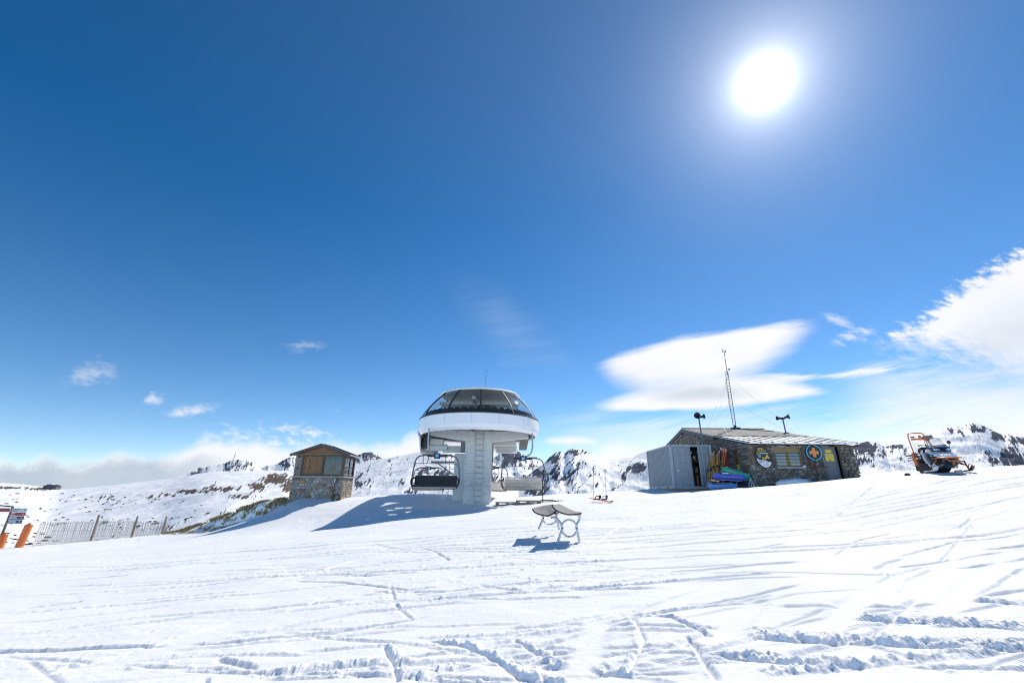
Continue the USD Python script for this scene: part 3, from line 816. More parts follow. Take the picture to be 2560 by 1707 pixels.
# the cantilever head that carries the ring
head = Polygon([(-4.6, 4.62), (-2.62, 4.30), (-1.1, 4.28), (.98, 4.50), (.98, 4.84), (-4.6, 4.90)])
obj('head_beam', prism(head, (0, 0, 0), X3, Z3, -25.35, -24.9), M['station_paint'], st, world=True)
obj('rear_beam', [B(-1.9, .3, 27.2, 28.6, 4.32, 4.72), B(-1.8, -.6, 28.6, 31.5, 4.30, 4.7)], M['station_paint'], st, world=True)
for k in range(9):
    x = -4.3 + k * .62
    obj('bolt', cyl((x, 24.91, 4.80), (x, 24.87, 4.80), .025, 8), M['steel_dark'], st, world=True)
# floor plates: open slots towards the back, through which the sun falls on the snow
slots = []
for (px, py, wpx, dpy) in ((1054, 1261, 42, 3.5), (1012, 1267, 46, 3.6), (992, 1273.5, 50, 4), (1036, 1279, 44, 4.6), (974, 1284.5, 34, 3), (912, 1293, 24, 7)):
    qs = []
    for ddx, ddy in ((-wpx / 2, -dpy / 2), (wpx / 2, -dpy / 2), (wpx / 2, dpy / 2), (-wpx / 2, dpy / 2)):
        gpt = on_ground(px + ddx, py + ddy); k_ = (4.95 - gpt[2]) / SUN[2]; qs.append((gpt + SUN * k_)[:2])
    qs = np.array(qs)
    q_ = Polygon(qs).convex_hull.intersection(Point(RC[0], RC[1]).buffer(2.92)).intersection(sbox(-6, 25.5, 2, 29))
    if q_.area > .05: slots.append(q_)
plate = Point(RC[0], RC[1]).buffer(3.05, 36)
for sl_ in slots: plate = plate.difference(sl_.buffer(.03))
obj('soffit', prism(plate, (0, 0, 4.90), X3, Y3, 0, .07), M['station_paint'], st, world=True, smooth=30)
obj('gap_shade_ring', lathe([(3.00, 4.66), (3.24, 4.62), (3.24, 5.02), (3.00, 5.02), (3.00, 4.66)], 72, RC), M['dark'], st, world=True, smooth=30)  # dark ring added to paint the shaded gap between rim and soffit
band = obj('ring_band', lathe([(3.25, 4.70), (3.27, 4.60), (3.40, 4.72), (RR, 4.88), (RR + .005, 5.0), (RR, 5.42), (3.42, 5.46), (3.25, 5.46), (3.25, 4.70)], 96, RC), M['white_panel'], st, world=True, smooth=25)
obj('trim_line', lathe([(RR + .002, 4.895), (RR + .009, 4.90), (RR + .009, 4.925), (RR + .002, 4.93)], 96, RC), M['white_panel'], band, world=True)
for a in (-1.62, -1.2, -2.05, -.75, -2.5):
    p0 = RC + RR * np.array([math.cos(a), math.sin(a), 0])
    obj('panel_seam', bar(p0 + [0, 0, 4.90], p0 + [0, 0, 5.41], .012, .012), M['steel'], band, world=True)
dk = Point(RC[0], RC[1]).buffer(3.26, 36)
for sl_ in slots:
    sh2 = [(x + SUN[0] / SUN[2] * .38, y + SUN[1] / SUN[2] * .38) for x, y in sl_.exterior.coords]
    dk = dk.difference(Polygon(sh2).buffer(.06))
dk = max(getattr(dk, 'geoms', [dk]), key=lambda q_: q_.area)
obj('deck', prism(dk, (0, 0, 5.30), X3, Y3, 0, .06), M['machine'], st, world=True)
PROF = np.array([(3.44, 5.47), (3.28, 5.80), (3.03, 6.16), (2.72, 6.50), (2.40, 6.80), (2.26, 6.93)])
NP_ = 12; off = math.radians(-85 - 30)
for k in range(NP_):
    a0 = off + k * 2 * math.pi / NP_
    obj('window_pane', lathe(PROF, 9, RC, a0 + .012, a0 + 2 * math.pi / NP_ - .012), M['glass_dome'], st, world=True, smooth=True)
    mid = [RC + np.array([r * 1.004 * math.cos(a0), r * 1.004 * math.sin(a0), z]) for r, z in PROF]
    obj('mullion', [bar(mid[i], mid[i + 1], .075, .05, up=(math.cos(a0), math.sin(a0), .4)) for i in range(len(mid) - 1)], M['dark'] if k not in (3,) else M['white_panel'], st, world=True)
obj('sill_ring', lathe([(3.40, 5.455), (3.475, 5.455), (3.46, 5.50), (3.40, 5.50)], 96, RC), M['dark'], st, world=True)
roof = obj('roof', lathe([(2.20, 6.90), (2.33, 6.92), (2.36, 6.97), (2.30, 7.02), (1.2, 7.10), (.01, 7.13)], 72, RC), M['white_panel'], st, world=True, smooth=30)
obj('inner_ceiling', lathe([(.02, 6.86), (2.2, 6.86)], 48, RC), M['machine'], st, world=True)
# what stands behind the glass
obj('bullwheel', [lathe([(2.35, 5.62), (2.5, 5.62), (2.5, 5.74), (2.35, 5.74), (2.35, 5.62)], 60, RC)] + [bar(RC + [0, 0, 5.68], RC + 2.4 * np.array([math.cos(a), math.sin(a), 0]) + [0, 0, 5.68], .12, .10) for a in np.arange(6) * math.pi / 3], M['machine'], st, world=True)
for k in range(26):
    a = -math.pi * 1.02 + k / 25 * math.pi * 1.04
    c_ = RC + 3.02 * np.array([math.cos(a), math.sin(a), 0]) + [0, 0, 5.62]
    d_ = np.array([math.cos(a), math.sin(a), 0])
    obj('drive_tyre', cyl(c_ - d_ * .07, c_ + d_ * .07, .21, 14), M['rubber'], st, world=True)
obj('machine_beam', [B(-4.2, .5, 25.0, 25.25, 6.40, 6.55), B(-4.1, .4, 26.0, 26.2, 6.42, 6.6), B(-2.2, -2.0, 23.6, 27.4, 6.45, 6.6)], M['station_paint'], st, world=True)
obj('control_cabinet', [B(-3.35, -2.85, 25.3, 25.8, 5.36, 6.25)], M['machine'], st, world=True)
obj('drive_housing', [B(-1.95, -1.0, 25.3, 26.3, 5.75, 6.35), cyl((-1.5, 25.6, 5.4), (-1.5, 25.6, 6.5), .25, 16)], M['wood_grey'], st, world=True)
obj('control_cabinet', [B(-.6, .1, 25.6, 26.1, 5.36, 6.2)], M['machine'], st, world=True)
ant = obj('antenna', [tube([(-1.62, 25.5, 7.1), (-1.60, 25.5, 8.0), (-1.52, 25.5, 8.62)], [.016, .013, .006], 6), bar((-1.60, 25.5, 8.55), (-1.44, 25.5, 8.58), .012)], M['steel_dark'], st, world=True)
# ladders
def ladder(parent, x0, x1, y, z0, z1, step=.30, lean=0.):
    L = obj('ladder', [tube([(x0, y, z0), (x0, y + lean, z1)], .018, 8), tube([(x1, y, z0), (x1, y + lean, z1)], .018, 8)], M['steel'], parent, world=True)
    n = int((z1 - z0) / step)
    for k in range(n):
        z = z0 + (k + .5) * step; yy = y + lean * (z - z0) / (z1 - z0)
        obj('rung', cyl((x0, yy, z), (x1, yy, z), .014, 8), M['steel'], L, world=True)
    return L
ladder(st, -2.00, -1.56, 24.84, .95, 4.86)
ladder(st, -3.62, -3.30, 26.4, .6, 3.4)
hatch = obj('hatch_frame', [bar((-2.35, 23.9, 4.88), (-2.12, 24.8, 4.86), .06), bar((-.85, 23.9, 4.88), (-1.15, 24.8, 4.86), .06), bar((-2.3, 24.0, 4.85), (-.9, 24.0, 4.85), .035)], M['steel_dark'], st, world=True)
obj('service_platform', [B(-4.75, -3.3, 26.45, 27.0, 3.22, 3.30), bar((-4.4, 26.4, 3.22), (-3.3, 26.4, 2.5), .06)], M['steel_dark'], st, world=True)
obj('junction_box', [B(-2.86, -2.60, 25.15, 25.6, 3.72, 4.28)], M['steel_dark'], st, world=True)
obj('cross_beam', [B(-4.0, -2.6, 26.0, 26.35, 3.78, 4.14), B(-4.75, -4.0, 25.9, 26.4, 4.12, 4.50)], M['station_paint'], st, world=True)
obj('tank', [tube(bez([(-5.0, 26.0, 4.06), (-4.4, 26.0, 4.02), (-3.75, 26.0, 4.05)], 12), .19, 14)], M['station_paint'], st, world=True)
sk = Polygon([(26.0, 3.92), (26.35, 3.72), (29.8, 3.72), (30.4, 4.0), (30.4, 5.3), (25.2, 5.3), (25.0, 4.75), (25.6, 4.55)])
obj('side_skirt', prism(sk, (-5.36, 0, 0), Y3, Z3, 0, .07), M['white_panel'], st, world=True)
obj('inner_rail', [B(-5.05, -4.92, 25.6, 30., 3.95, 4.72), B(-5.24, -5.12, 26.0, 30., 3.98, 4.72)], M['dark'], st, world=True)
obj('rear_housing', [B(-4.9, 1.2, 28.9, 32.5, 4.75, 5.36), B(-4.6, .9, 29.1, 32.2, 5.362, 5.5)], M['white_panel'], st, world=True)
obj('rail_wedge', prism(Polygon([(26.8, 4.68), (30.5, 4.66), (30.5, 4.32), (28.2, 4.42)]), (.55, 0, 0), Y3, Z3, 0, .5), M['dark'], st, world=True)
obj('underside_box', [B(-.95, .35, 28.2, 29.4, 4.0, 4.42), cyl((-.9, 27.9, 3.95), (.1, 27.9, 3.95), .07, 10)], M['station_paint'], st, world=True)
obj('conduit', [tube(bez([(-1.05, 25.4, 4.2), (-1.04, 25.3, 3.6), (-1.06, 25.3, 3.0), (-1.05, 25.3, 2.2)], 14), .03, 8)], M['steel_dark'], st, world=True)


# ------------------------------------------------------------------ chairs
def lift_chair(loc, rz, label, side, number, pads, swing=0., scale=1.):
    t = thing('lift_chair', label, 'lift chair', loc, rz, 'chairs on the lift')
    s = side
    obj('hanger', tube(bez([(0, .02, .10), (.18 * s, .02, .12), (.40 * s, .02, .26), (.50 * s, .02, .55), (.51 * s, .02, 1.0), (.51 * s, .02, 1.42)], 30), .045, 10), M['steel'], t)
    fr = bez([(-.20, 0, 0), (-.70, 0, .01), (-.97, 0, -.08), (-1.10, 0, -.34), (-1.16, .0, -.80), (-1.19, -.06, -1.22), (-1.12, -.20, -1.50), (-.98, -.34, -1.60)], 36)
    obj('frame', [tube(fr, .036, 10), tube(fr * [-1, 1, 1], .036, 10), tube([(-1.0, -.34, -1.60), (1.0, -.34, -1.60)], .035, 10), tube([(-.75, 0, .06), (.75, 0, .06)], .022, 8)], M['steel_dark'], t)
    obj('grip_block', [B(-.15, .15, -.10, .12, -.13, .12), B(-.5, .5, -.05, .06, -.06, .03)], M['dark'], t)
    pt = obj('number_plate', B(-.085, .085, -.13, -.105, -.085, .075) if pads else B(-.085, .085, .125, .15, -.085, .075), M['blue_plate'], t)
    ny = -.131 if pads else .151
    obj('number', text_on(number, .09, (0, ny, 0), X3 if pads else -X3, Z3, .003), M['white'], pt)
    obj('safety_bar', [tube(bez([(-1.08, -.12, -.55), (-1.02, -.28, -.42), (-.9, -.30, -.40), (.9, -.30, -.40), (1.02, -.28, -.42), (1.08, -.12, -.55)], 30), .017, 8), tube(bez([(-.42, 0, .02), (-.43, -.1, -.2), (-.47, -.3, -.40)], 10), .02, 8), tube(bez([(.42, 0, .02), (.43, -.1, -.2), (.47, -.3, -.40)], 10), .02, 8)], M['steel_dark'], t)
    if pads:
        for k in range(4):
            x = -.80 + k * .535
            q = np.array([[(x - .255 + u * .51, .20 - .17 * v - .02 * math.sin(math.pi * u), -.98 - .46 * v) for u in np.linspace(0, 1, 6)] for v in np.linspace(0, 1, 5)])
            obj('back_pad', sheet(q, .055), M['black_pad'], t)
            q = np.array([[(x - .255 + u * .51, .02 - .48 * v, -1.46 - .04 * math.sin(math.pi * v)) for u in np.linspace(0, 1, 4)] for v in np.linspace(0, 1, 5)])
            obj('seat_pad', sheet(q, .08), M['black_pad'], t)
        obj('seat_shell', [sheet(np.array([[(u, .30 - .32 * v, -.96 - .60 * v) for u in np.linspace(-1.04, 1.04, 8)] for v in np.linspace(0, 1, 4)]), .03), B(-1.04, 1.04, -.50, .02, -1.58, -1.53)], M['aluminium'], t)
    else:
        for z0, z1, y0, y1 in ((-1.06, -1.24, .25, .20), (-1.25, -1.36, .195, .15), (-1.375, -1.52, .145, .06)):
            obj('back_slat', sheet(np.array([[(u, y0 + (y1 - y0) * v, z0 + (z1 - z0) * v) for u in np.linspace(-.98, .98, 10)] for v in (0, .5, 1)]), .03), M['aluminium'], t)
        obj('back_rail', [tube([(-.99, .27, -1.0), (.99, .27, -1.0)], .036, 10), bar((-.48, .26, -1.0), (-.48, .27, -1.12), .05), bar((.46, .26, -1.0), (.46, .27, -1.12), .05)], M['aluminium'], t)
        obj('seat_shell', [sheet(np.array([[(u, .06 - .5 * v, -1.53 - .02 * v) for u in np.linspace(-1.0, 1.0, 8)] for v in (0, .5, 1)]), .04)], M['aluminium'], t)
    for sx in (-1, 1):
        obj('arm_rest', tube(bez([(sx * 1.04, .2, -1.06), (sx * 1.12, -.05, -1.12), (sx * 1.17, -.35, -1.22), (sx * 1.13, -.46, -1.40), (sx * 1.0, -.40, -1.56)], 20), .04, 10), M['black_pad'], t)
    return t


p = at(1093, 1139, 22.9); lift_chair(p, 4, 'near chair left of the pillar with black padded seats turned to us', -1, '3', True)
p = at(1308, 1146, 24.2); lift_chair(p, 178, 'near chair right of the pillar seen from behind its slatted back', -1, '12', False)
p = at(1073, 1170, 34.5); lift_chair(p, 3, 'farther chair hanging behind the padded chair left of the pillar', -1, '4', True)
p = at(1231, 1169, 33.0); lift_chair(p, 178, 'farther chair half hidden behind the right edge of the pillar', -1, '11', False)

# ------------------------------------------------------------------ operator's hut
ox0, ox1, oy0, oy1 = -12.58, -9.62, 26.0, 27.75
zl = 2.37
ho = thing('operator_hut', 'small lift hut of rubble stone below and timber and glass above', 'hut', (-11.1, 26.9, 1.0))
w = obj('stone_base', B(ox0 + .03, ox1 - .03, oy0 + .03, oy1, .0, zl - .06), M['mortar'], ho, world=True)
wt = [3, 3, 2, 2, .5, 1., 1.6]
lay_stones(w, sbox(0, .45, ox1 - ox0, zl - .06), (ox0, oy0 + .03, 0), X3, Z3, .27, .155, .022, .035, STONE_A, wt, 3)
lay_stones(w, sbox(0, .55, oy1 - oy0, zl - .06), (ox1 - .03, oy0, 0), Y3, Z3, .19, .11, .02, .03, STONE_A, [1, .6, 3, 2, 1.4, .8, 2], 4)  # warm and ochre stones weighted up here to paint in the gold sunlight
obj('ledge', [B(ox0 - .04, ox1 + .09, oy0 - .07, oy1 + .05, zl - .058, zl + .012)], M['slab'], ho, world=True)
ze = 3.60   # eaves
pr = obj('stone_pier', B(ox0 + .04, ox0 + .40, oy0 + .06, oy1, zl + .014, ze), M['mortar'], ho, world=True)
lay_stones(pr, sbox(0, 0, .28, ze - zl - .03), (ox0 + .05, oy0 + .06, zl + .02), X3, Z3, .17, .15, .02, .03, STONE_A, wt, 6)
fx0 = ox0 + .42
for q in (B(fx0, fx0 + .10, oy0 + .03, oy0 + .13, zl + .014, ze), B(ox1 - .13, ox1 - .02, oy0 + .02, oy0 + .13, zl + .014, ze), B(ox1 - .13, ox1 - .02, oy1 - .12, oy1, zl + .014, ze)): obj('corner_post', q, M['wood_dark'], ho, world=True)
obj('front_frame', [B(fx0 + .10, ox1 - .13, oy0 + .02, oy0 + .12, zl + .014, zl + .12), B(fx0 + .10, ox1 - .13, oy0 + .02, oy0 + .12, ze - .10, ze), B(-10.95, -10.87, oy0 + .025, oy0 + .12, zl + .12, ze - .1)], M['wood_dark'], ho, world=True)
sh = obj('shutter', B(fx0 + .10, -10.95, oy0 + .07, oy0 + .11, zl + .12, ze - .10), M['wood'], ho, world=True)
sx0, sx1, sz0, sz1 = fx0 + .16, -11.01, zl + .17, ze - .15
for a, b in (((sx0, sz0), (sx0, sz1)), ((sx1, sz0), (sx1, sz1)), ((sx0, sz0), (sx1, sz0)), ((sx0, sz1), (sx1, sz1))): obj('shutter_frame', bar((a[0], oy0 + .06, a[1]), (b[0], oy0 + .06, b[1]), .06, .03), M['wood'], sh, world=True)
for dx_ in (.30, .70):
    x = sx0 + (sx1 - sx0) * dx_
    obj('shutter_batten', bar((x, oy0 + .06, sz0 + .08), (x, oy0 + .06, sz1 - .08), .025, .022), M['wood'], sh, world=True)
wi = obj('window', [B(-10.87, -10.83, oy0 + .04, oy0 + .1, zl + .12, ze - .10), B(ox1 - .19, ox1 - .13, oy0 + .04, oy0 + .1, zl + .12, ze - .10)], M['wood_dark'], ho, world=True)
obj('pane', B(-10.83, ox1 - .19, oy0 + .075, oy0 + .083, zl + .12, ze - .10), M['glass_dark'], wi, world=True)
ws = obj('side_window', [B(ox1 - .10, ox1 - .03, oy0 + .13, oy1 - .12, zl + .014, zl + .09), B(ox1 - .10, ox1 - .03, oy0 + .13, oy1 - .12, ze - .16, ze - .04), B(ox1 - .10, ox1 - .04, 26.92, 26.97, zl + .09, ze - .16)], M['wood_dark'], ho, world=True)
obj('pane', B(ox1 - .072, ox1 - .066, oy0 + .13, oy1 - .12, zl + .09, ze - .16), M['glass'], ws, world=True)
obj('rear_wall', [B(ox0 + .42, -11.9, oy1 - .10, oy1 - .02, zl + .014, ze), B(ox0 + .41, ox0 + .47, oy0 + .13, oy1 - .1, zl + .014, ze)], M['wood'], ho, world=True)
obj('rear_window', [B(-11.9, ox1 - .13, oy1 - .10, oy1 - .02, zl + .014, zl + .4), B(-11.9, ox1 - .13, oy1 - .10, oy1 - .02, ze - .15, ze), B(-10.9, -10.84, oy1 - .09, oy1 - .03, zl + .4, ze - .15)], M['wood_dark'], ho, world=True)
obj('desk', [B(-12.0, -9.9, 26.2, 26.55, zl + .25, zl + .30), B(-10.6, -10.3, 26.25, 26.5, zl + .3, zl + .62)], M['wood_grey'], ho, world=True)
xm = (ox0 + ox1) / 2
zc_ = 4.13
gb = obj('gable_board', prism(Polygon([(ox0 + .10, ze), (ox1 - .05, ze), (xm, zc_ - .06)]), (0, oy0 + .06, 0), X3, Z3, -.06, 0), M['wood'], ho, world=True)
obj('gable_trim', B(ox0 + .4, ox1 - .02, oy0 - .012, oy0 + .055, ze - .012, ze + .03), M['wood_grey'], ho, world=True)
for sgn in (-1, 1):
    e = (xm + sgn * 1.72, ze - .07 if sgn > 0 else ze - .06)
    q = Polygon([(xm, zc_), (e[0], e[1]), (e[0], e[1] + .07), (xm, zc_ + .075)])
    rf = obj('roof_slope', prism(q, (0, 0, 0), X3, Z3, -oy1 - .25, -oy0 + .16), M['roof_dark'], ho, world=True)
    for y in (26.4, 27.0, 27.6): obj('roof_seam', bar((xm, y, zc_ + .09), (e[0], y, e[1] + .085), .03, .03), M['roof_dark'], rf, world=True)
    obj('barge_board', bar((xm, oy0 - .17, zc_ - .03), (e[0], oy0 - .17, e[1] - .03), .03, .11, up=(0, 0, 1)), M['wood_dark'], ho, world=True)
obj('gutter', B(xm + 1.70, xm + 1.78, oy0 - .1, oy1 + .2, ze - .09, ze - .02), M['steel'], ho, world=True)
obj('handset_box', [B(-10.12, -9.92, oy0 - .13, oy0 - .03, 2.03, 2.30)], M['black_gloss'], ho, world=True)
obj('handset', [cyl((-10.02, oy0 - .145, 2.06), (-10.02, oy0 - .145, 2.25), .022, 8)], M['white'], ho, world=True)
obj('cable', tube(bez([(-10.04, oy0 - .07, 2.05), (-10.05, oy0 - .06, 1.7), (-10.04, oy0 - .06, 1.4), (-9.95, oy0 - .07, 1.28)], 16), .015, 6), M['rubber'], ho, world=True)
obj('hose_coil', [tube([(-9.86 + .19 * math.cos(a), oy0 - .09 - .01 * (a % 1), 1.22 + .19 * math.sin(a)) for a in np.linspace(0, 4 * math.pi * .99, 48)], .032, 7)], M['rubber'], ho, world=True)
obj('outdoor_lamp', [cyl((ox0 + .24, oy0 - .02, 3.46), (ox0 + .24, oy0 - .10, 3.46), .05, 12)], M['dark'], ho, world=True)
# ------------------------------------------------------------------ the stone refuge
hx0, hx1, hy0 = 13.10, 18.94, 24.5
YE, YR, YB = 28.05, 32.95, 37.85      # main eave, ridge, rear eave
ZE, ZR = 5.05, 6.15
hut = thing('stone_refuge', 'long low brown stone refuge with pale gabled roof and snowy lean-to', 'stone hut', (16.0, 27.5, 2.0))
WX0, WX1, WZ0, WZ1 = 14.56, 16.06, 2.99, 4.05
DX0, DX1, DZ1 = 17.20, 18.06, 4.22
fr = sbox(hx0, 1.2, hx1, 4.20).difference(sbox(WX0, WZ0, WX1, WZ1)).difference(sbox(DX0, 1.3, DX1, DZ1))
front_wall = obj('front_wall', prism(fr, (0, hy0, 0), X3, Z3, -.34, -.03), M['mortar_dark'], hut, world=True)
prisma = lambda pts, x, a, b: prism(Polygon(pts), (x, 0, 0), -Y3, Z3, a, b)
side = Polygon([(-hy0, 1.0), (-hy0, 4.20), (-YE, ZE - .08), (-YR, ZR - .10), (-YB, ZE - .08), (-YB, .6)])
sw = sbox(-26.29, 2.95, -25.69, 3.97)
side_wall = obj('side_wall', prism(side.difference(sw), (hx0, 0, 0), -Y3, Z3, -.34, -.03), M['mortar_dark'], hut, world=True)
obj('rear_wall', [B(hx0 + .4, hx1, YB - .3, YB, .6, ZE - .1)], M['mortar_dark'], hut, world=True)
obj('right_wall', prism(side, (hx1 - .03, 0, 0), -Y3, Z3, .002, .30), M['mortar_dark'], hut, world=True)
wb = [3, 3, 2.2, 1.0, 1.0, 1.6]
reg = fr.intersection(sbox(hx0 + .28, 1.75, DX1 + .03, 4.17))
n1 = lay_stones(front_wall, reg, (0, hy0 - .03 + .03, 0), X3, Z3, .26, .145, .016, .035, STONE_B, wb, 11, limit=165)
reg = sbox(DX1 + .06, 2.0, hx1 + .02, 4.17)
n2 = lay_stones(front_wall, reg, (0, hy0, 0), X3, Z3, .30, .17, .03, .07, STONE_B, [4, 3, 1, .4, .6, 1.4], 12, limit=45)
reg = sbox(hx0 - .01, 1.75, hx0 + .27, 4.17)
lay_stones(front_wall, reg, (0, hy0, 0), X3, Z3, .27, .24, .02, .04, STONE_B, [1, 1, 2, 1.6, 2, 1], 13)
vis = side.difference(sw.buffer(.05, join_style=2)).intersection(sbox(-37.8, 2.1, -hy0, 6.2))
lay_stones(side_wall, vis, (hx0 + .03 - .03, 0, 0), -Y3, Z3, .34, .19, .02, .035, STONE_B, [2.4, 3, 2.2, 1.2, .8, 1.8], 14, limit=85)
# window in the front
fw = obj('window_frame', B(WX0, WX1, hy0 + .12, hy0 + .19, WZ1 - .20, WZ1), M['tan_frame'], hut, world=True)
for a, b in (((WX0, WZ0), (WX0 + .06, WZ1 - .2)), ((WX1 - .06, WZ0), (WX1, WZ1 - .2)), ((15.27, WZ0), (15.36, WZ1 - .2))): obj('jamb', B(a[0], b[0], hy0 + .10, hy0 + .18, a[1], b[1]), M['tan_frame'], fw, world=True)
obj('sill', B(WX0 - .03, WX1 + .03, hy0 - .05, hy0 + .2, WZ0 - .06, WZ0 + .045), M['slab'], hut, world=True)
for x0, x1 in ((WX0 + .06, 15.27), (15.36, WX1 - .06)):
    for a, b in (((x0, WZ0 + .05), (x1, WZ0 + .09)), ((x0, WZ1 - .24), (x1, WZ1 - .2)), ((x0, WZ0 + .09), (x0 + .04, WZ1 - .24)), ((x1 - .04, WZ0 + .09), (x1, WZ1 - .24))): obj('sash_bar', B(a[0], b[0], hy0 + .125, hy0 + .165, a[1], b[1]), M['tan_frame'], fw, world=True)
    obj('pane', B(x0 + .04, x1 - .04, hy0 + .145, hy0 + .15, WZ0 + .09, WZ1 - .24), M['glass'], fw, world=True)
    obj('blind', B(x0 + .02, x1 - .02 if x0 < 15 else x0 + .32, hy0 + .21, hy0 + .22, WZ0 + .05, WZ1 - .2), M['sign_grey'], fw, world=True)
for k in range(5):
    z = WZ0 + .10 + k * .165
    obj('window_bar', cyl((WX0, hy0 + .07, z), (WX1, hy0 + .07, z), .011, 8), M['dark'], fw, world=True)
obj('lintel', B(WX0 - .1, WX1 + .1, hy0 - .03, hy0 + .2, WZ1 + .002, WZ1 + .09), M['slab'], hut, world=True)
obj('window_snow', [tube([(15.95, hy0 - .03, WZ0 + .06), (16.06, hy0 - .03, WZ0 + .07), (16.10, hy0 - .02, WZ0 + .05)], [.04, .05, .02], 8)], M['snow_pile'], hut, world=True)
obj('room', [B(hx0 + .5, hx1 - .5, 27.2, 27.3, 1.4, 4.3), B(hx0 + .5, hx1 - .5, hy0 + .4, 27.2, 1.3, 1.4)], M['interior'], hut, world=True)
# door
d = obj('door', B(DX0, DX1, hy0 + .16, hy0 + .22, 1.6, DZ1), M['door_grey'], hut, world=True)
obj('door_handle', [cyl((DX0 + .09, hy0 + .08, 3.03), (DX0 + .09, hy0 + .16, 3.03), .02, 10), bar((DX0 + .09, hy0 + .085, 3.03), (DX0 + .22, hy0 + .085, 3.03), .03)], M['dark'], d, world=True)
obj('door_frame', [B(DX0 - .02, DX0, hy0 + .05, hy0 + .2, 1.6, DZ1 - .002), B(DX1, DX1 + .06, hy0 + .02, hy0 + .2, 1.6, DZ1 - .002)], M['dark'], hut, world=True)
# small side window
sf = obj('side_window', [B(hx0 + .10, hx0 + .15, 25.69, 25.75, 2.95, 3.97), B(hx0 + .10, hx0 + .15, 26.23, 26.29, 2.95, 3.97)], M['wood_dark'], hut, world=True)
obj('lintel', B(hx0 - .06, hx0 + .2, 25.45, 26.40, 3.975, 4.06), M['wood_dark'], sf, world=True)
obj('sill', B(hx0 - .03, hx0 + .2, 25.62, 26.36, 2.885, 2.945), M['slab'], sf, world=True)
obj('board', B(hx0 + .16, hx0 + .19, 25.75, 26.23, 2.95, 3.97), M['wood'], sf, world=True)
# main roof: two slopes of pale sheets with dark edges
sl = math.hypot(YR - YE, ZR - ZE)
for sgn in (-1, 1):
    ye = YE if sgn < 0 else YB
    f_ = lambda x, t, dz: (x, YR + (ye - YR) * t, ZR + (ZE - ZR) * t + dz)
    ov = 1.0
    main = sheet(np.array([[f_(x, t, 0.0) for x in (hx0 - .22, hx1 + .12)] for t in (0, 1.03)]), .10)
    rr = obj('roof_slope', main, M['roof_sheet'], hut, world=True, smooth=False)
    if sgn < 0:
        for i in range(7):
            a = hx0 - .18 + i * .875
            q = sheet(np.array([[f_(x, t, .065 + .006 * (i % 2)) for x in (a, a + .865)] for t in (.01, .5, 1.02)]), .022)
            obj('roof_sheet', q, M['roof_sheet'], rr, world=True, smooth=False)
        obj('gutter', B(hx0 + .05, hx1 + .16, YE - .20, YE - .06, ZE - .13, ZE + .02), M['roof_dark'], hut, world=True)
        obj('roof_gap', bar(f_(16.0, .02, .10), f_(13.95, .98, .10), .05, .03), M['roof_dark'], rr, world=True)
        obj('roof_cable', bar(f_(16.7, .0, .12), f_(18.6, .42, .10), .05, .04), M['dark'], rr, world=True)
    obj('barge_board', bar(f_(hx0 - .25, 0, -.09), f_(hx0 - .25, 1.03, -.09), .06, .26, up=(0, 0, 1)), M['roof_dark'], hut, world=True)
obj('gable_strip', bar((hx0 - .12, YR + .3, ZR - .34), (hx0 - .12, YB - .6, ZE - .12), .05, .10), M['roof_sheet'], hut, world=True)
obj('ridge_cap', bar((hx0 - .25, YR, ZR + .10), (hx1 + .14, YR, ZR + .10), .22, .05), M['roof_sheet'], hut, world=True)
# lean-to roof: bright metal under thin snow, dark standing battens
lt = lambda x, t, dz: (x, 27.83 + (24.16 - 27.83) * t, 5.0 + (4.235 - 5.0) * t + dz)
lr = obj('lean_to_roof', sheet(np.array([[lt(x, t, 0) for x in (hx0 - .06, hx1 + .16)] for t in (0, 1)]), .05), M['roof_metal'], hut, world=True, smooth=False)
for i in range(10):
    x = hx0 - .03 + i * .66
    if i < 9: obj('roof_snow', sheet(np.array([[lt(x + .07 + u * .50, t, .040 + .012 * math.sin(7 * t + i)) for u in (0, .33, .66, 1)] for t in np.linspace(.02 + .02 * (i % 3), .985, 7)]), .018), M['snow_pile'], lr, world=True)
    obj('batten', bar(lt(min(x, hx1 + .13), 0, .05), lt(min(x, hx1 + .13), 1.0, .05), .05, .065), M['roof_dark'], lr, world=True)
for i in range(5):
    x = hx0 + .9 + i * 1.25
    obj('rafter_end', B(x, x + .12, 24.18, 24.6, 4.10, 4.19), M['wood_dark'], hut, world=True)
obj('wall_pipe', [tube(bez([(16.63, hy0 - .05, 3.4), (16.66, hy0 - .05, 2.9), (16.62, hy0 - .05, 2.5), (16.63, hy0 - .05, 2.25)], 10), .018, 7)], M['dark'], hut, world=True)
obj('wall_hook', [tube(bez([(17.02, hy0 - .02, 3.22), (17.02, hy0 - .09, 3.16), (17.0, hy0 - .1, 3.05)], 8), .016, 6)], M['dark'], hut, world=True)
M['rust'] = plain('rusty_red', (.16, .05, .035), .7, 0, .3, 12.)
# red tool frame hung on the wall
th = thing('wall_rack', 'worn red-brown metal rack on the wall under the orange cross sign', 'rack', (16.5, 24.42, 2.7))
for x in (16.30, 16.62): obj('upright', bar((x, 24.42, 2.95), (x, 24.42, 3.72), .06, .04), M['rust'], th, world=True)
for z in (3.02, 3.36): obj('cross_bar', bar((16.28, 24.41, z), (16.64, 24.41, z), .05, .03), M['rust'], th, world=True)

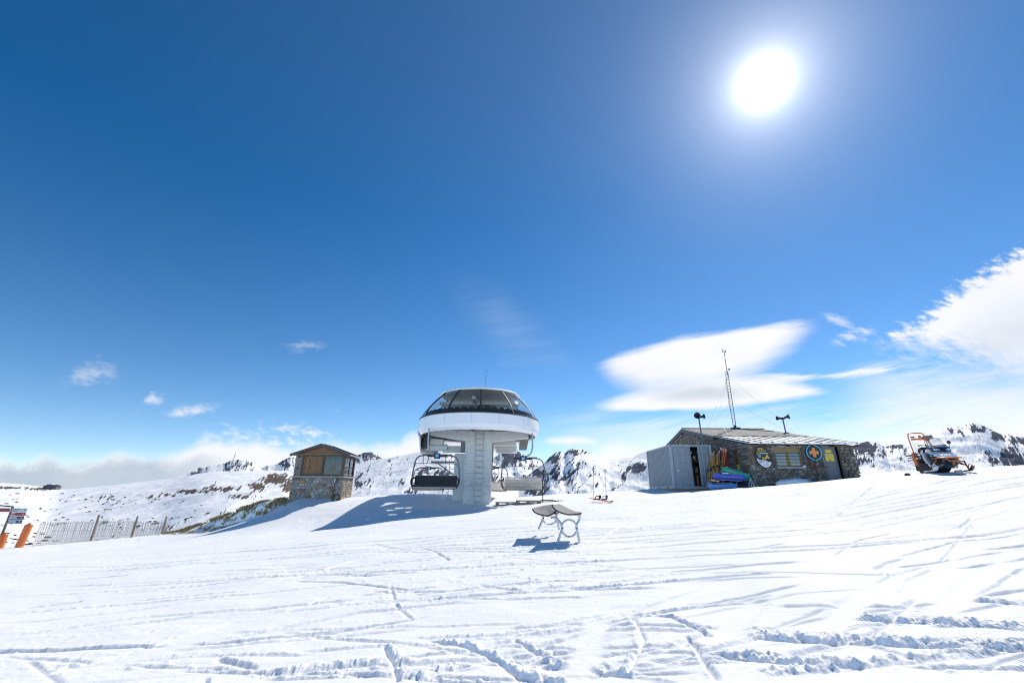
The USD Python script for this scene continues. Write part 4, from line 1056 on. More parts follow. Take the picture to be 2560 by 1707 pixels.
# avalanche danger board
pts = [(13.46, 3.30), (13.40, 3.62), (13.45, 3.90), (13.58, 4.06), (13.74, 4.11), (13.92, 4.07), (14.10, 3.93), (14.22, 3.72), (14.26, 3.45), (14.20, 3.17), (14.05, 3.0), (13.86, 2.955), (13.68, 3.03), (13.55, 3.16)]
outl = Polygon(bez(pts + [pts[0]], 84)[:-1]).buffer(0)
av = thing('avalanche_sign', 'dark rounded board with yellow PERILL D’ALLAUS heading and number 2', 'sign', (13.8, 24.4, 3.0))
yb = 24.40
obj('panel', prism(outl, (0, yb, 0), X3, Z3, -.02, .008), M['navy'], av, world=True)
white = outl.buffer(-.012).intersection(Polygon([(13.42, 3.46), (13.62, 3.38), (13.84, 3.36), (14.04, 3.28), (14.26, 3.24), (14.26, 2.9), (13.4, 2.9)]))
obj('white_field', prism(white, (0, yb, 0), X3, Z3, .008, .011), M['white'], av, world=True)
obj('grey_field', prism(white.intersection(Polygon([(13.5, 3.45), (13.75, 3.37), (13.72, 3.22), (13.56, 3.2)])), (0, yb, 0), X3, Z3, .011, .013), M['sign_grey'], av, world=True)
obj('heading', text_on('PERILL', .085, (13.74, yb - .008, 3.955), X3, Z3, .004, width=.36), M['yellow'], av, world=True)
obj('heading', text_on("D'ALLAUS", .085, (13.78, yb - .008, 3.84), X3, Z3, .004, width=.46), M['yellow'], av, world=True)
obj('white_bar', B(13.62, 14.12, yb - .011, yb - .008, 3.695, 3.735), M['white'], av, world=True)
obj('mark', prism(Point(13.535, 3.715).buffer(.045, 12).difference(Point(13.55, 3.735).buffer(.03, 10)), (0, yb, 0), X3, Z3, .008, .012), M['yellow'], av, world=True)
for k in range(3): obj('text_line', B(13.53, 13.71, yb - .011, yb - .008, 3.60 - k * .045, 3.625 - k * .045), M['sign_grey'], av, world=True)
obj('triangle', prism(Polygon([(13.92, 3.44), (14.18, 3.44), (14.02, 3.66)]), (0, yb, 0), X3, Z3, .008, .012), M['yellow'], av, world=True)
obj('triangle_mark', prism(Polygon([(13.96, 3.47), (14.12, 3.47), (13.98, 3.52)]), (0, yb, 0), X3, Z3, .012, .014), M['sign_black'], av, world=True)
obj('number_tile', B(13.76, 13.93, yb - .014, yb - .011, 3.31, 3.51), M['yellow'], av, world=True)
obj('number', text_on('2', .145, (13.845, yb - .014, 3.41), X3, Z3, .004), M['sign_black'], av, world=True)
for k in range(5):
    obj('text_line', B(13.80 if k else 13.62, 13.83 if k else 13.85, yb - .0145, yb - .011, 3.225 - k * .05, 3.24 - k * .05), M['print_grey'], av, world=True)
    obj('text_line', B(13.89, 14.05 - .015 * k, yb - .0145, yb - .011, 3.225 - k * .05, 3.24 - k * .05), M['print_grey'], av, world=True)
# first-aid disc
cc = np.array([16.585, 24.30, 3.775])
cs = thing('first_aid_sign', 'round dark sign with cyan rim and bold orange cross beside the door', 'sign', tuple(cc - [0, 0, .42]))
disc = Point(0, 0).buffer(.425, 48)
obj('panel', prism(disc, cc, X3, Z3, -.05, .0), M['navy'], cs, world=True)
obj('rim', prism(disc.difference(Point(0, 0).buffer(.375, 48)), cc, X3, Z3, .0, .012), M['cyan'], cs, world=True)
k_ = .085; L_ = .25
obj('cross', prism(Polygon([(-k_, -L_), (k_, -L_), (k_, -k_), (L_, -k_), (L_, k_), (k_, k_), (k_, L_), (-k_, L_), (-k_, k_), (-L_, k_), (-L_, -k_), (-k_, -k_)]), cc, X3, Z3, .0, .01), M['orange_print'], cs, world=True)
obj('bracket', [B(16.4, 16.46, 24.35, 24.5, 3.7, 3.85), B(16.7, 16.76, 24.35, 24.5, 3.7, 3.85)], M['dark'], cs, world=True)
obj('clamp', [cyl((16.56, 24.27, 3.34), (16.56, 24.33, 3.34), .04, 10)], M['sign_black'], cs, world=True)
# notices on the door
for nm, lab, x0, x1, z0, z1, lines in (('notice', 'smaller upper yellow notice on the grey door', 17.46, 17.80, 3.80, 3.95, 1), ('notice', 'larger lower yellow notice with red line on the grey door', 17.40, 17.87, 3.36, 3.74, 4)):
    nt = thing(nm, lab, 'sign', ((x0 + x1) / 2, hy0 + .155, z0))
    obj('sheet', B(x0, x1, hy0 + .148, hy0 + .157, z0, z1), M['yellow'], nt, world=True)
    for k in range(lines):
        w_ = (x1 - x0) * (.8 if k < 3 else .2)
        zz = z1 - .07 - k * .055
        obj('text_line', B((x0 + x1) / 2 - w_ / 2, (x0 + x1) / 2 + w_ / 2, hy0 + .145, hy0 + .148, zz, zz + .014), M['print_grey'], nt, world=True)
    if lines > 1: obj('red_line', B((x0 + x1) / 2 - .08, (x0 + x1) / 2 + .08, hy0 + .145, hy0 + .148, z0 + .04, z0 + .085), M['red'], nt, world=True)
nt = thing('notice', 'yellow notice in the corner of the small boarded side window', 'sign', (hx0 + .14, 25.95, 2.98))
obj('sheet', B(hx0 + .10, hx0 + .155, 25.93, 26.22, 2.97, 3.22), M['yellow'], nt, world=True)
for k in range(3): obj('text_line', B(hx0 + .097, hx0 + .10, 25.97, 26.18, 3.03 + k * .06, 3.05 + k * .06), M['print_grey'], nt, world=True)

# loudspeakers and mast
def horn(o, d, L, r):
    d = np.array(d, float) / np.linalg.norm(d); o = np.array(o, float)
    prof = [(.045, 0), (.06, L * .3), (.09, L * .6), (r * .6, L * .85), (r, L), (r * 1.04, L * 1.0), (r * .96, L * .985), (r * .5, L * .8), (.03, L * .5)]
    m = lathe(prof, 24)
    up = np.array([0, 0, 1.]); a = np.cross(up, d)
    if np.linalg.norm(a) < 1e-6: a = X3
    a /= np.linalg.norm(a); b = np.cross(d, a)
    T = np.eye(4); T[:3, 0], T[:3, 1], T[:3, 2], T[:3, 3] = a, b, d, o
    m.apply_transform(T); return m
def speaker_pole(base, top, label, dirs, r):
    base, top = np.array(base), np.array(top)
    t = thing('loudspeaker_pole', label, 'loudspeaker', base)
    obj('pole', tube([base, base + (top - base) * .99], .045, 10), M['steel_dark'], t, world=True)
    obj('base_plate', [B(base[0] - .14, base[0] + .14, base[1] - .14, base[1] + .14, base[2] - .02, base[2] + .05)], M['dark'], t, world=True)
    for dv, rr_ in dirs:
        obj('horn', horn(top + np.array(dv) * .05, dv, .36, rr_), M['dark'], t, world=True)
    obj('driver', [cyl(top + [-.12, 0, -.02], top + [.12, 0, .0], .09, 12), B(top[0] - .07, top[0] + .07, top[1] - .07, top[1] + .07, top[2] - .1, top[2] + .06)], M['dark'], t, world=True)
b = at(1760, 1122, 28.6); tp = at(1744, 1040, 28.6)
speaker_pole((b[0] + .02, 28.6, 2.1), tp + [0.06, 0, -.05], 'loudspeaker on a tall grey pole behind the container', [((-.55, -.8, .1), .20), ((.9, .2, .12), .15)], .2)
b = at(1965, 1083, 30.); tp = at(1956, 1043, 30.)
speaker_pole(b, tp + [0, 0, -.05], 'loudspeaker on a short pole fixed to the refuge roof', [((.65, -.72, .15), .19), ((-.95, -.1, -.05), .14)], .2)
mb = np.array([16.93, YR, ZR + .12]); mt = at(1809, 872, YR)
mast = thing('antenna_mast', 'tall thin lattice antenna mast standing on the refuge ridge', 'mast', mb)
obj('base_plate', [B(mb[0] - .3, mb[0] + .3, YR - .2, YR + .2, mb[2] - .02, mb[2] + .06), cyl(mb + [0, 0, .05], mb + [0, 0, .2], .10, 10)], M['dark'], mast, world=True)
ax = (mt - mb)
lat = .70
legs = []
for k in range(3):
    a = k * 2 * math.pi / 3 + .5; o = np.array([.14 * math.cos(a), .14 * math.sin(a), 0])
    P0, P1 = mb + [0, 0, .2] + o * .3, mb + ax * .045 + o
    P2 = mb + ax * lat + o * .85
    legs.append((P1, P2))
    obj('leg', tube([P0, P1, P2], .017, 7), M['steel_dark'], mast, world=True)
NR = 19
for i in range(NR):
    f1 = i / (NR - 1)
    q = [a + (b - a) * f1 for a, b in legs]
    obj('rung', [cyl(q[j], q[(j + 1) % 3], .010, 6) for j in range(3)], M['steel_dark'], mast, world=True)
obj('top_tube', tube([mb + ax * (lat - .05), mb + ax * .97], .026, 8), M['steel_dark'], mast, world=True)
obj('whip', tube([mb + ax * .86, mb + ax * 1.0 + [.03, 0, 0]], [.04, .01], 8), M['white_panel'], mast, world=True)
obj('anemometer', [bar(mb + ax * .955 + [-.12, 0, 0], mb + ax * .955 + [.14, 0, 0], .02), cyl(mb + ax * .955 + [.13, 0, 0], mb + ax * .98 + [.13, 0, 0], .03, 8), cyl(mb + ax * .955 + [-.11, 0, 0], mb + ax * .99 + [-.11, 0, 0], .025, 8)], M['dark'], mast, world=True)
obj('dish', [cyl(mb + ax * .73 + [.2, -.05, 0], mb + ax * .73 + [.2, .03, .0], .08, 14), bar(mb + ax * .73, mb + ax * .73 + [.2, 0, 0], .02)], M['steel'], mast, world=True)
obj('cable', tube(bez([mb + ax * .62 + [-.16, 0, 0], mb + ax * .5 + [-.24, 0, 0], mb + ax * .42 + [-.18, 0, 0], mb + ax * .3 + [-.22, 0, 0], mb + ax * .08 + [-.1, 0, 0]], 20), .012, 6), M['rubber'], mast, world=True)
for f, e in ((.64, (19.0, 29.2, 5.42)), (.62, (13.1, 29.5, 5.5)), (.32, (19.0, 29.6, 5.5)), (.30, (13.1, 30.2, 5.6)), (.64, (16.9, 37.6, 5.2))):
    obj('guy_wire', tube([mb + ax * f, e], .005, 4), M['steel'], mast, world=True)

# ------------------------------------------------------------------ shipping container
kx0, kx1, ky0, ky1, kz0, kz1 = 9.30, 11.74, 26.0, 30.55, 1.86, 4.32
kc = thing('shipping_container', 'grey corrugated steel container with one door ajar beside the refuge', 'container', (10.5, 28, 1.8))
e = .13
for x in (kx0, kx1 - e):
    for y in (ky0, ky1 - e): obj('corner_post', B(x, x + e, y, y + e, kz0 + .10, kz1 - .10), M['container_edge'], kc, world=True)
for x in (kx0, kx1 - .15):
    for y in (ky0 - .004, ky1 - .15):
        for z in (kz0, kz1 - .10):
            cs_ = obj('corner_casting', B(x - .003, x + .153, y, y + .154, z, z + .10), M['container_edge'], kc, world=True)
            obj('slot', B(x + .045, x + .105, y - .003, y + .002, z + .03, z + .075), M['sign_black'], cs_, world=True)
obj('sill_rail', B(kx0 + .155, kx1 - .155, ky0 + .004, ky0 + .13, kz0 + .01, kz0 + .13), M['container_edge'], kc, world=True)
obj('header_rail', B(kx0 + .155, kx1 - .155, ky0 + .004, ky0 + .13, kz1 - .12, kz1 - .005), M['container_edge'], kc, world=True)
for x in (kx0 + .01, kx1 - .11):
    obj('side_rail', B(x, x + .10, ky0 + .155, ky1 - .155, kz0 + .005, kz0 + .14), M['container_edge'], kc, world=True)
    obj('side_rail', B(x, x + .10, ky0 + .155, ky1 - .155, kz1 - .08, kz1 - .005), M['container_edge'], kc, world=True)
for y0_, y1_ in ((26.9, 27.15), (28.5, 28.75)): obj('fork_pocket', B(kx0 + .004, kx0 + .02, y0_, y1_, kz0 + .03, kz0 + .12), M['sign_black'], kc, world=True)
ys, xs = [], []
y = ky0 + .13; pitch_ = .215
while y < ky1 - .13:
    for dy_, dx_ in ((0, 0), (.075, 0), (.10, .055), (.19, .055)):
        if y + dy_ < ky1 - .12: ys.append(y + dy_); xs.append(dx_)
    y += pitch_
for xb, sg in ((kx0 + .025, 1), (kx1 - .025, -1)):
    q = np.array([[(xb + sg * dx_, yy, z) for yy, dx_ in zip(ys, xs)] for z in (kz0 + .13, kz1 - .07)])
    obj('side_wall', sheet(q, .006), M['container'], kc, world=True, smooth=False)
obj('back_wall', B(kx0 + .13, kx1 - .13, ky1 - .07, ky1 - .03, kz0 + .1, kz1 - .05), M['container'], kc, world=True)
obj('roof_panel', B(kx0 + .05, kx1 - .05, ky0 + .13, ky1 - .05, kz1 - .045, kz1 - .02), M['container'], kc, world=True)
obj('floor', B(kx0 + .12, kx1 - .12, ky0 + .13, ky1 - .08, kz0 + .12, kz0 + .16), M['wood_dark'], kc, world=True)
def container_door(name, lab, x0, x1, hinge, ang):
    T = trimesh.transformations.rotation_matrix(ang, (0, 0, 1), (hinge, ky0 + .03, 0))
    def tr_(ms):
        ms = [ms] if isinstance(ms, trimesh.Trimesh) else ms
        m = trimesh.util.concatenate(ms); m.apply_transform(T); return m
    z0, z1 = kz0 + .135, kz1 - .125
    dd = obj(name, tr_(B(x0, x1, ky0 + .02, ky0 + .06, z0, z1)), M['container'], kc, world=True, label=lab)
    nb = 5
    for i in range(nb):
        a = z0 + .06 + i * (z1 - z0 - .06) / nb
        obj('door_panel', tr_(B(x0 + .05, x1 - .05, ky0 - .012, ky0 + .021, a, a + (z1 - z0) / nb - .10)), M['container'], dd, world=True)
    for f in (.32, .68) if ang == 0 else (.3, .66):
        xx = x0 + (x1 - x0) * f
        lb = obj('locking_bar', tr_(cyl((xx, ky0 - .03, z0 - .06), (xx, ky0 - .03, z1 + .06), .018, 10)), M['container_edge'] if ang == 0 else M['steel'], dd, world=True)
        obj('bar_guide', tr_([B(xx - .04, xx + .04, ky0 - .05, ky0 + .02, z, z + .05) for z in (z0 + .05, z0 + .7, z0 + 1.5, z1 - .1)]), M['container_edge'], lb, world=True)
    return dd
container_door('door', 'closed left door', kx0 + .15, 10.51, kx0 + .15, 0)
container_door('door', 'right door standing ajar', 10.56, kx1 - .15, kx1 - .15, math.radians(33))
obj('data_plate', B(9.62, 9.74, ky0 - .002, ky0 + .006, 2.62, 2.87), M['white'], kc, world=True)
obj('skid', [B(kx0 - .05, kx1 - .3, ky0 - .02, ky0 + .25, kz0 - .45, kz0 - .005), B(kx0 - .06, kx0 + .22, ky0 + .3, ky1, kz0 - .45, kz0 - .005)], M['wood_grey'], kc, world=True)
for z, lab in ((kz0 + .165, 'large cardboard box on the container floor seen through the gap'), (2.78, 'middle cardboard box seen through the container door gap'), (3.42, 'upper cardboard box seen through the container door gap')):
    h_ = .62 if z < 2.3 else .30
    t = thing('cardboard_box', lab, 'box', (10.8, 26.85, z))
    obj('carton', B(10.62, 11.05, 26.6, 27.1, z, z + h_), M['cardboard'], t, world=True)
    obj('tape', B(10.81, 10.86, 26.597, 27.1, z + .02, z + h_ + .003), M['wood_grey'], t, world=True)
sh_ = thing('shelf_rack', 'dark shelf rack inside the container behind the door gap', 'shelf', (10.9, 27.0, 2.0))
for z in (2.73, 3.37): obj('shelf', B(10.45, 11.5, 26.55, 27.2, z, z + .045), M['wood_dark'], sh_, world=True)
for x in (10.45, 11.46): obj('upright', B(x, x + .04, 27.2, 27.24, kz0 + .165, 3.9), M['dark'], sh_, world=True)
gl_ = thing('ski_bundle', 'dark skis with white tips standing inside the container', 'skis', (10.7, 26.8, 2.1))
for k in range(4): obj('ski', [bar((10.50 + k * .10, 26.45, 2.05), (10.54 + k * .10, 26.5, 3.55 + .14 * (k % 3)), .07, .02)], M['rubber'], gl_, world=True); obj('ski_tip', [bar((10.54 + k * .10, 26.5, 3.56 + .14 * (k % 3)), (10.55 + k * .1, 26.48, 3.70 + .14 * (k % 3)), .07, .02)], M['white_panel'], gl_, world=True)

# ------------------------------------------------------------------ poles and rescue sleds leaning between container and refuge
rp = np.random.default_rng(5)
first = {}
def pole(kind, i, b, t, mat, cap, lab, grp):
    q = thing(kind, lab, 'marker pole', b, 0, grp)
    b, t = np.array(b), np.array(t)
    obj('shaft', tube([b, (b + t) / 2 + rp.normal(0, .008, 3), t], .019, 7), mat, q, world=True)
    obj('cap', cyl(t - (t - b) * .0, t + (t - b) / np.linalg.norm(t - b) * .16, .026, 8), cap, q, world=True)
    m = b + (t - b) * rp.uniform(.50, .60)
    obj('strap', cyl(m - (t - b) * .03, m + (t - b) * .03, .034, 8), M['black_pad'], q, world=True)
for i in range(15):
    x = 11.15 + i * .062
    L = rp.uniform(-.35, .12)
    pole('bamboo_pole', i, (x - .32 + rp.normal(0, .03), 25.1 + rp.uniform(-.1, .1), 1.92 + .02 * i), (x + .55 + rp.normal(0, .03), 26.1 + rp.uniform(-.1, .1), 3.72 + L + .02 * i), M['bamboo'], M['red'] if i % 4 == 1 else M['white'] if i % 4 == 2 else M['bamboo'], 'thin orange bamboo pole in the bundle leaning beside the container', 'orange bamboo poles in the bundle')
for i in range(8):
    x = 12.0 + i * .045
    pole('red_pole', i, (x - .18, 25.2 + rp.uniform(-.08, .08), 2.1), (x + .36, 26.1, 4.02 + rp.uniform(-.1, .08)), M['red'], M['orange_print'] if i % 2 else M['white'], 'dark red pole in the tight bundle by the side window', 'dark red poles in the bundle')

def sled(name, lab, a, b, w, mat, roll=0.):
    """a long rescue sled: shallow tray with turned-up nose and side lips"""
    a, b = np.array(a, float), np.array(b, float)
    t = thing(name, lab, 'rescue sled', (a + b) / 2)
    d = b - a; L = np.linalg.norm(d); d /= L
    s = np.cross(d, Z3); s /= np.linalg.norm(s); n = np.cross(s, d)
    s, n = s * math.cos(roll) + n * math.sin(roll), n * math.cos(roll) - s * math.sin(roll)
    rows = []
    for f in np.linspace(0, 1, 16):
        ww = w * (1 - .35 * max(0, (f - .82) / .18) ** 2) * (1 - .2 * max(0, (.1 - f) / .1))
        lift = .16 * max(0, (f - .8) / .2) ** 2
        rows.append([a + d * L * f + s * ww * u + n * (lift + .11 * max(0, abs(u) * 2 - .7) / .3) for u in np.linspace(-.5, .5, 11)])
    obj('tray', sheet(np.array(rows), .018), mat, t, world=True)
    for k in (-.28, .28): obj('runner', bar(a + d * .08 * L + s * w * k - n * .02, a + d * .8 * L + s * w * k - n * .02, .03, .02), M['steel'], t, world=True)
    rows = np.array(rows)
    obj('grab_rail', [tube(rows[2:12, 0] + n * .05, .014, 7), tube(rows[2:12, -1] + n * .05, .014, 7)], M['steel'], t, world=True)
    return t
sled('rescue_sled', 'green plastic rescue sled lying tilted on top of the rack', (11.55, 24.75, 2.80), (12.84, 24.35, 2.36), .42, M['green_sled'], .9)
sled('rescue_sled', 'dark blue plastic rescue sled on the rack below the green one', (12.55, 24.3, 2.34), (10.92, 24.3, 2.42), .40, M['blue_sled'], -.8)
sled('rescue_sled', 'light blue rescue sled resting low on the snow', (11.95, 24.05, 1.93), (10.46, 24.05, 1.86), .36, M['blue_light'], -.5)
rk = thing('sled_rack', 'bent metal trestle rack carrying the sleds', 'rack', (11.9, 24.3, 1.9))
for x in (10.95, 11.35, 11.75, 12.1): obj('rail', [tube(bez([(x - .22, 24.1, 1.9), (x, 24.25, 2.2), (x + .1, 24.5, 2.36)], 8), .018, 7)], M['steel'], rk, world=True)
for dx_ in (-.16, .0, .16): obj('leg', tube(bez([(12.83, 24.25, 2.44), (12.80 + dx_ * .5, 24.2, 2.2), (12.78 + dx_, 24.15, 1.9)], 8), .022, 8), M['tube_metal'], rk, world=True)
obj('dark_tray', [sheet(np.array([[(x, 24.18 + .35 * v, 2.02 + .25 * v) for x in np.linspace(10.9, 12.6, 5)] for v in (0, 1)]), .02)], M['rubber'], rk, world=True)
obj('cross_rail', [tube([(10.8, 24.5, 2.30), (12.85, 24.4, 2.30)], .018, 7)], M['steel'], rk, world=True)

# snow heaped at the foot of the wall
sp = trimesh.creation.icosphere(4, 1.0); v = sp.vertices.copy(); v *= [.95, .34, .30]
v *= (1 + .35 * (meshkit.fbm(v * 3. + 5, 4, 3) - .5))[:, None]; v += [15.2, 24.36, float(ground(15.2, 24.3)) + .0]
p_ = obj('snow_heap', trimesh.Trimesh(v, sp.faces, process=False), M['snow_pile'], smooth=True)
tag(p_, 'low heap of snow against the refuge wall under the window', 'snow heap')
# ------------------------------------------------------------------ snowmobile
def hull(pts): return trimesh.convex.convex_hull(np.array(pts, float))
def rbox(c, s, r=.02): return hull([np.array(c) + np.array([i * (s[0] / 2 - r * a), j * (s[1] / 2 - r * b), k * (s[2] / 2 - r * g_)]) for i in (-1, 1) for j in (-1, 1) for k in (-1, 1) for a, b, g_ in ((0, 1, 1), (1, 0, 1), (1, 1, 0))])
def mirror(m):
    m = m.copy(); m.vertices[:, 0] *= -1; m.invert(); return m
so = np.array([16.55, 17.35]); sz = float(ground(*so)) + .0
sm_ = thing('snowmobile', 'black and white snowmobile with tall orange rear hoop on the snow', 'snowmobile', (so[0], so[1], sz), 156.4)
UsdGeom.Xformable(sm_).AddScaleOp().Set(Gf.Vec3f(.93, .93, .95))
prof = [(-1.42, .28), (-1.30, .06), (-1.05, .0), (.20, .0), (.48, .12), (.40, .34), (-.1, .44), (-1.25, .46)]
obj('track', prism(Polygon(prof), (0, 0, 0), Y3, Z3, -.22, .22), M['rubber'], sm_)
for k in range(12): obj('track_lug', B(-.2, .2, -1.2 + k * .12, -1.17 + k * .12, -.03, .01), M['rubber'], sm_)
obj('tunnel', hull([(x, y, z) for x in (-.24, .24) for y, z in ((-1.4, .47), (.1, .50), (.1, .64), (-1.35, .58))]), M['dark'], sm_)
obj('running_board', [hull([(x, y, z) for x in (.24, .46) for y in (-.95, .35) for z in (.29, .33)])], M['dark'], sm_)
obj('running_board', [mirror(hull([(x, y, z) for x in (.24, .46) for y in (-.95, .35) for z in (.29, .33)]))], M['dark'], sm_)
obj('seat', hull([(x, y, z) for x, y, z in ((-.17, -.95, .64), (.17, -.95, .64), (-.12, -.95, .80), (.12, -.95, .80), (-.17, -.1, .66), (.17, -.1, .66), (-.11, -.12, .90), (.11, -.12, .90), (-.12, .05, .84), (.12, .05, .84))]), M['black_pad'], sm_)
obj('pillion_box', rbox((0, -.72, .93), (.40, .42, .26), .05), M['black_gloss'], sm_)
obj('belly', hull([(s * x, y, z) for s in (-1, 1) for x, y, z in ((.30, .1, .16), (.34, .1, .58), (.33, .75, .13), (.36, .8, .52), (.20, 1.18, .25), (.24, 1.22, .50), (.1, 1.28, .44))]), M['black_gloss'], sm_)
sp_ = hull([(.30, .05, .22), (.33, .02, .80), (.40, .35, .30), (.42, .38, .70), (.38, .80, .40), (.37, .85, .62), (.30, .3, .82), (.26, .7, .74)])
for m in (sp_, mirror(sp_)): obj('side_panel', m, M['black_gloss'], sm_)
fl = [(.405, -.02, .86), (.43, .06, .74), (.44, .12, .55), (.43, .25, .36), (.40, .45, .20)]
for sgn in (1, -1):
    f3 = np.array(fl) * [sgn, 1, 1]
    obj('side_fairing', sheet(np.array([f3, f3 + np.array([.0 * sgn, .11, .03])]), .035), M['white_gloss'], sm_)
obj('hood', hull([(s * x, y, z) for s in (-1, 1) for x, y, z in ((.36, .15, .70), (.30, .10, .90), (.40, .70, .60), (.34, .72, .74), (.26, 1.16, .53), (.20, 1.14, .62), (.10, 1.28, .52), (.26, .45, .92))]), M['white_gloss'], sm_)
for sgn in (1, -1):
    q = np.array([[(sgn * .12, .98, .682), (sgn * .22, .86, .70), (sgn * .33, .66, .745)], [(sgn * .12, 1.12, .642), (sgn * .20, 1.02, .655), (sgn * .345, .78, .70)]])
    obj('hood_stripe', sheet(q, .03), M['black_gloss'], sm_)
obj('headlight_pod', hull([(s * x, y, z) for s in (-1, 1) for x, y, z in ((.33, .42, .90), (.30, .40, 1.02), (.30, .72, .78), (.10, .86, .78), (.12, .80, .90), (.30, .62, .96), (.0, .62, 1.0))]), M['black_gloss'], sm_)
hl = hull([(.06, .84, .80), (.27, .72, .80), (.27, .66, .93), (.12, .78, .90), (.10, .855, .84), (.24, .765, .86)])
for m in (hl, mirror(hl)): obj('headlight', m, M['lamp'], sm_)
q = np.array([[(.30 * u * (1 - .25 * v), .58 - .10 * u * u - .20 * v, .98 + .34 * v * (1 - .12 * u * u)) for u in np.linspace(-1, 1, 11)] for v in np.linspace(0, 1, 6)])
obj('windshield', sheet(q, .006), M['clear'], sm_)
obj('windshield_edge', tube(q[-1], .008, 6), M['dark'], sm_)
obj('handlebar', tube(bez([(.42, .0, 1.08), (.25, .12, 1.08), (0, .16, 1.04), (-.25, .12, 1.08), (-.42, 0, 1.08)], 20), .016, 8), M['dark'], sm_)
obj('grip', cyl((.33, .06, 1.08), (.46, -.03, 1.08), .025, 10), M['rubber'], sm_)
obj('grip', cyl((-.33, .06, 1.08), (-.46, -.03, 1.08), .025, 10), M['rubber'], sm_)
obj('hand_guard', tube([(.28 + .0 * a, .30 + .095 * math.cos(a), 1.14 + .11 * math.sin(a)) for a in np.linspace(0, 2 * math.pi, 22)], .013, 7), M['dark'], sm_)
obj('mirror', [hull(trimesh.creation.icosphere(2, .07).vertices * [1, .5, 1] + [-.44, .35, 1.15]), cyl((-.40, .36, .90), (-.44, .35, 1.1), .010, 6)], M['black_gloss'], sm_)
bp = bez([(.40, .95, .50), (.36, 1.15, .50), (.2, 1.32, .50), (-.2, 1.32, .50), (-.36, 1.15, .50), (-.44, .95, .54)], 26)
obj('bumper', [tube(bp, .022, 8), tube(bez([(.17, 1.325, .50), (.14, 1.36, .40), (-.02, 1.37, .35), (-.16, 1.36, .40), (-.19, 1.325, .50)], 18), .020, 8), tube([(-.02, 1.37, .35), (-.02, 1.25, .20)], .018, 8)], M['orange_pipe'], sm_)
for sgn, lab in ((1, None), (-1, None)):
    k = np.array([sgn, 1, 1])
    arm = obj('suspension_arm', [tube(np.array([(.22, .70, .36), (.50, .92, .24)]) * k, .018, 8), tube(np.array([(.22, 1.02, .36), (.50, .95, .24)]) * k, .018, 8), tube(np.array([(.20, .85, .48), (.50, .93, .36)]) * k, .016, 8), tube(np.array([(.50, .92, .40), (.54, .98, .08)]) * k, .026, 8)], M['dark'], sm_)
    obj('shock_spring', [tube([np.array((.26 + .20 * t, .86 + .03 * t + .035 * math.cos(t * 44), .52 - .24 * t + .035 * math.sin(t * 44))) * k for t in np.linspace(0, 1, 90)], .010, 5)], M['orange_print'], arm)
    rows = []
    for f in np.linspace(0, 1, 18):
        y = .30 + f * 1.05; z = .015 + .15 * max(0, (f - .68) / .32) ** 2
        ww = .085 * (1 - .4 * max(0, (f - .8) / .2))
        rows.append([np.array((.54 + u * ww, y, z + (.025 if abs(u) > .9 else 0))) * k for u in (-1, -.5, .5, 1)])
    sk_ = obj('ski', sheet(np.array(rows), .02), M['white_gloss'] if sgn > 0 else M['black_gloss'], sm_)
    obj('ski_loop', tube(np.array(bez([(.54, .98, .04), (.54, 1.02, .17), (.54, 1.14, .26), (.54, 1.28, .23), (.54, 1.34, .16)], 18)) * k, .018, 8), M['orange_pipe'] if sgn < 0 else M['white_gloss'], sk_)
obj('hoop', tube(bez([(.33, -.95, .42), (.33, -1.0, .80), (.345, -1.06, 1.35), (.33, -1.09, 1.62), (.24, -1.10, 1.70), (-.12, -1.10, 1.70), (-.22, -1.09, 1.62), (-.30, -1.0, 1.3), (-.36, -.85, 1.0), (-.38, -.75, .62)], 60), .022, 10), M['orange_pipe'], sm_)
cr_ = Polygon([(-.24, 1.50), (.335, 1.44), (.335, 1.34), (.15, 1.40), (-.05, 1.41), (-.27, 1.40)])
obj('hoop_plate', [prism(cr_, (0, -1.09, 0), -X3, Z3, -.008, .008)], M['orange_pipe'], sm_)
obj('hoop_lamp', [rbox((-.06, -1.08, 1.54), (.09, .08, .12), .02)], M['orange_pipe'], sm_)
obj('hoop_lamp', [rbox((.20, -1.08, 1.535), (.14, .08, .04), .01)], M['dark'], sm_)
obj('stretcher_panel', [sheet(np.array([[(.42 - .0 * v, -1.10 + .30 * u + .22 * v, .80 - .52 * v) for u in (0, .5, 1)] for v in (0, .33, .66, 1)]), .03)], M['orange_pipe'], sm_)
obj('rear_rack', [bar((.48, -1.45, .76), (.30, -.6, .80), .035), bar((.46, -1.40, .66), (.3, -.7, .66), .03), bar((.44, -1.35, .56), (.3, -.8, .56), .03), bar((-.4, -1.45, .76), (-.3, -.6, .80), .035), bar((.48, -1.45, .76), (-.4, -1.45, .76), .035)], M['dark'], sm_)
obj('whip_antenna', tube([(.22, -.9, .85), (.30, -.98, 1.35)], .006, 5), M['dark'], sm_)
obj('snow_flap', sheet(np.array([[(x, -1.46 - .06 * v, .46 - .34 * v) for x in (-.24, .24)] for v in (0, .5, 1)]), .015), M['rubber'], sm_)


def stone_thing(name, c, r, lab, mat, seed, cat='stone', group=None, squash=.7):
    s = trimesh.creation.icosphere(2, 1.0); v = s.vertices.copy()
    v *= (1 + .7 * (meshkit.fbm(v * 1.6 + seed * 7.3, 3, seed) - .5))[:, None]; v *= np.array([r, r * .8, r * squash]); v += c
    p = obj(name, trimesh.Trimesh(v, s.faces, process=False), mat, smooth=25); return tag(p, lab, cat, group)
c = on_ground(2269, 1187); stone_thing('stone', c, .11, 'small dark clod on the snow left of the snowmobile', M['rock'], 3)
c = on_ground(2400, 1185); stone_thing('ice_block', c + [0, 0, .07], .13, 'pale block of ice on the snow in front of the snowmobile', M['slab'], 4, 'ice block')

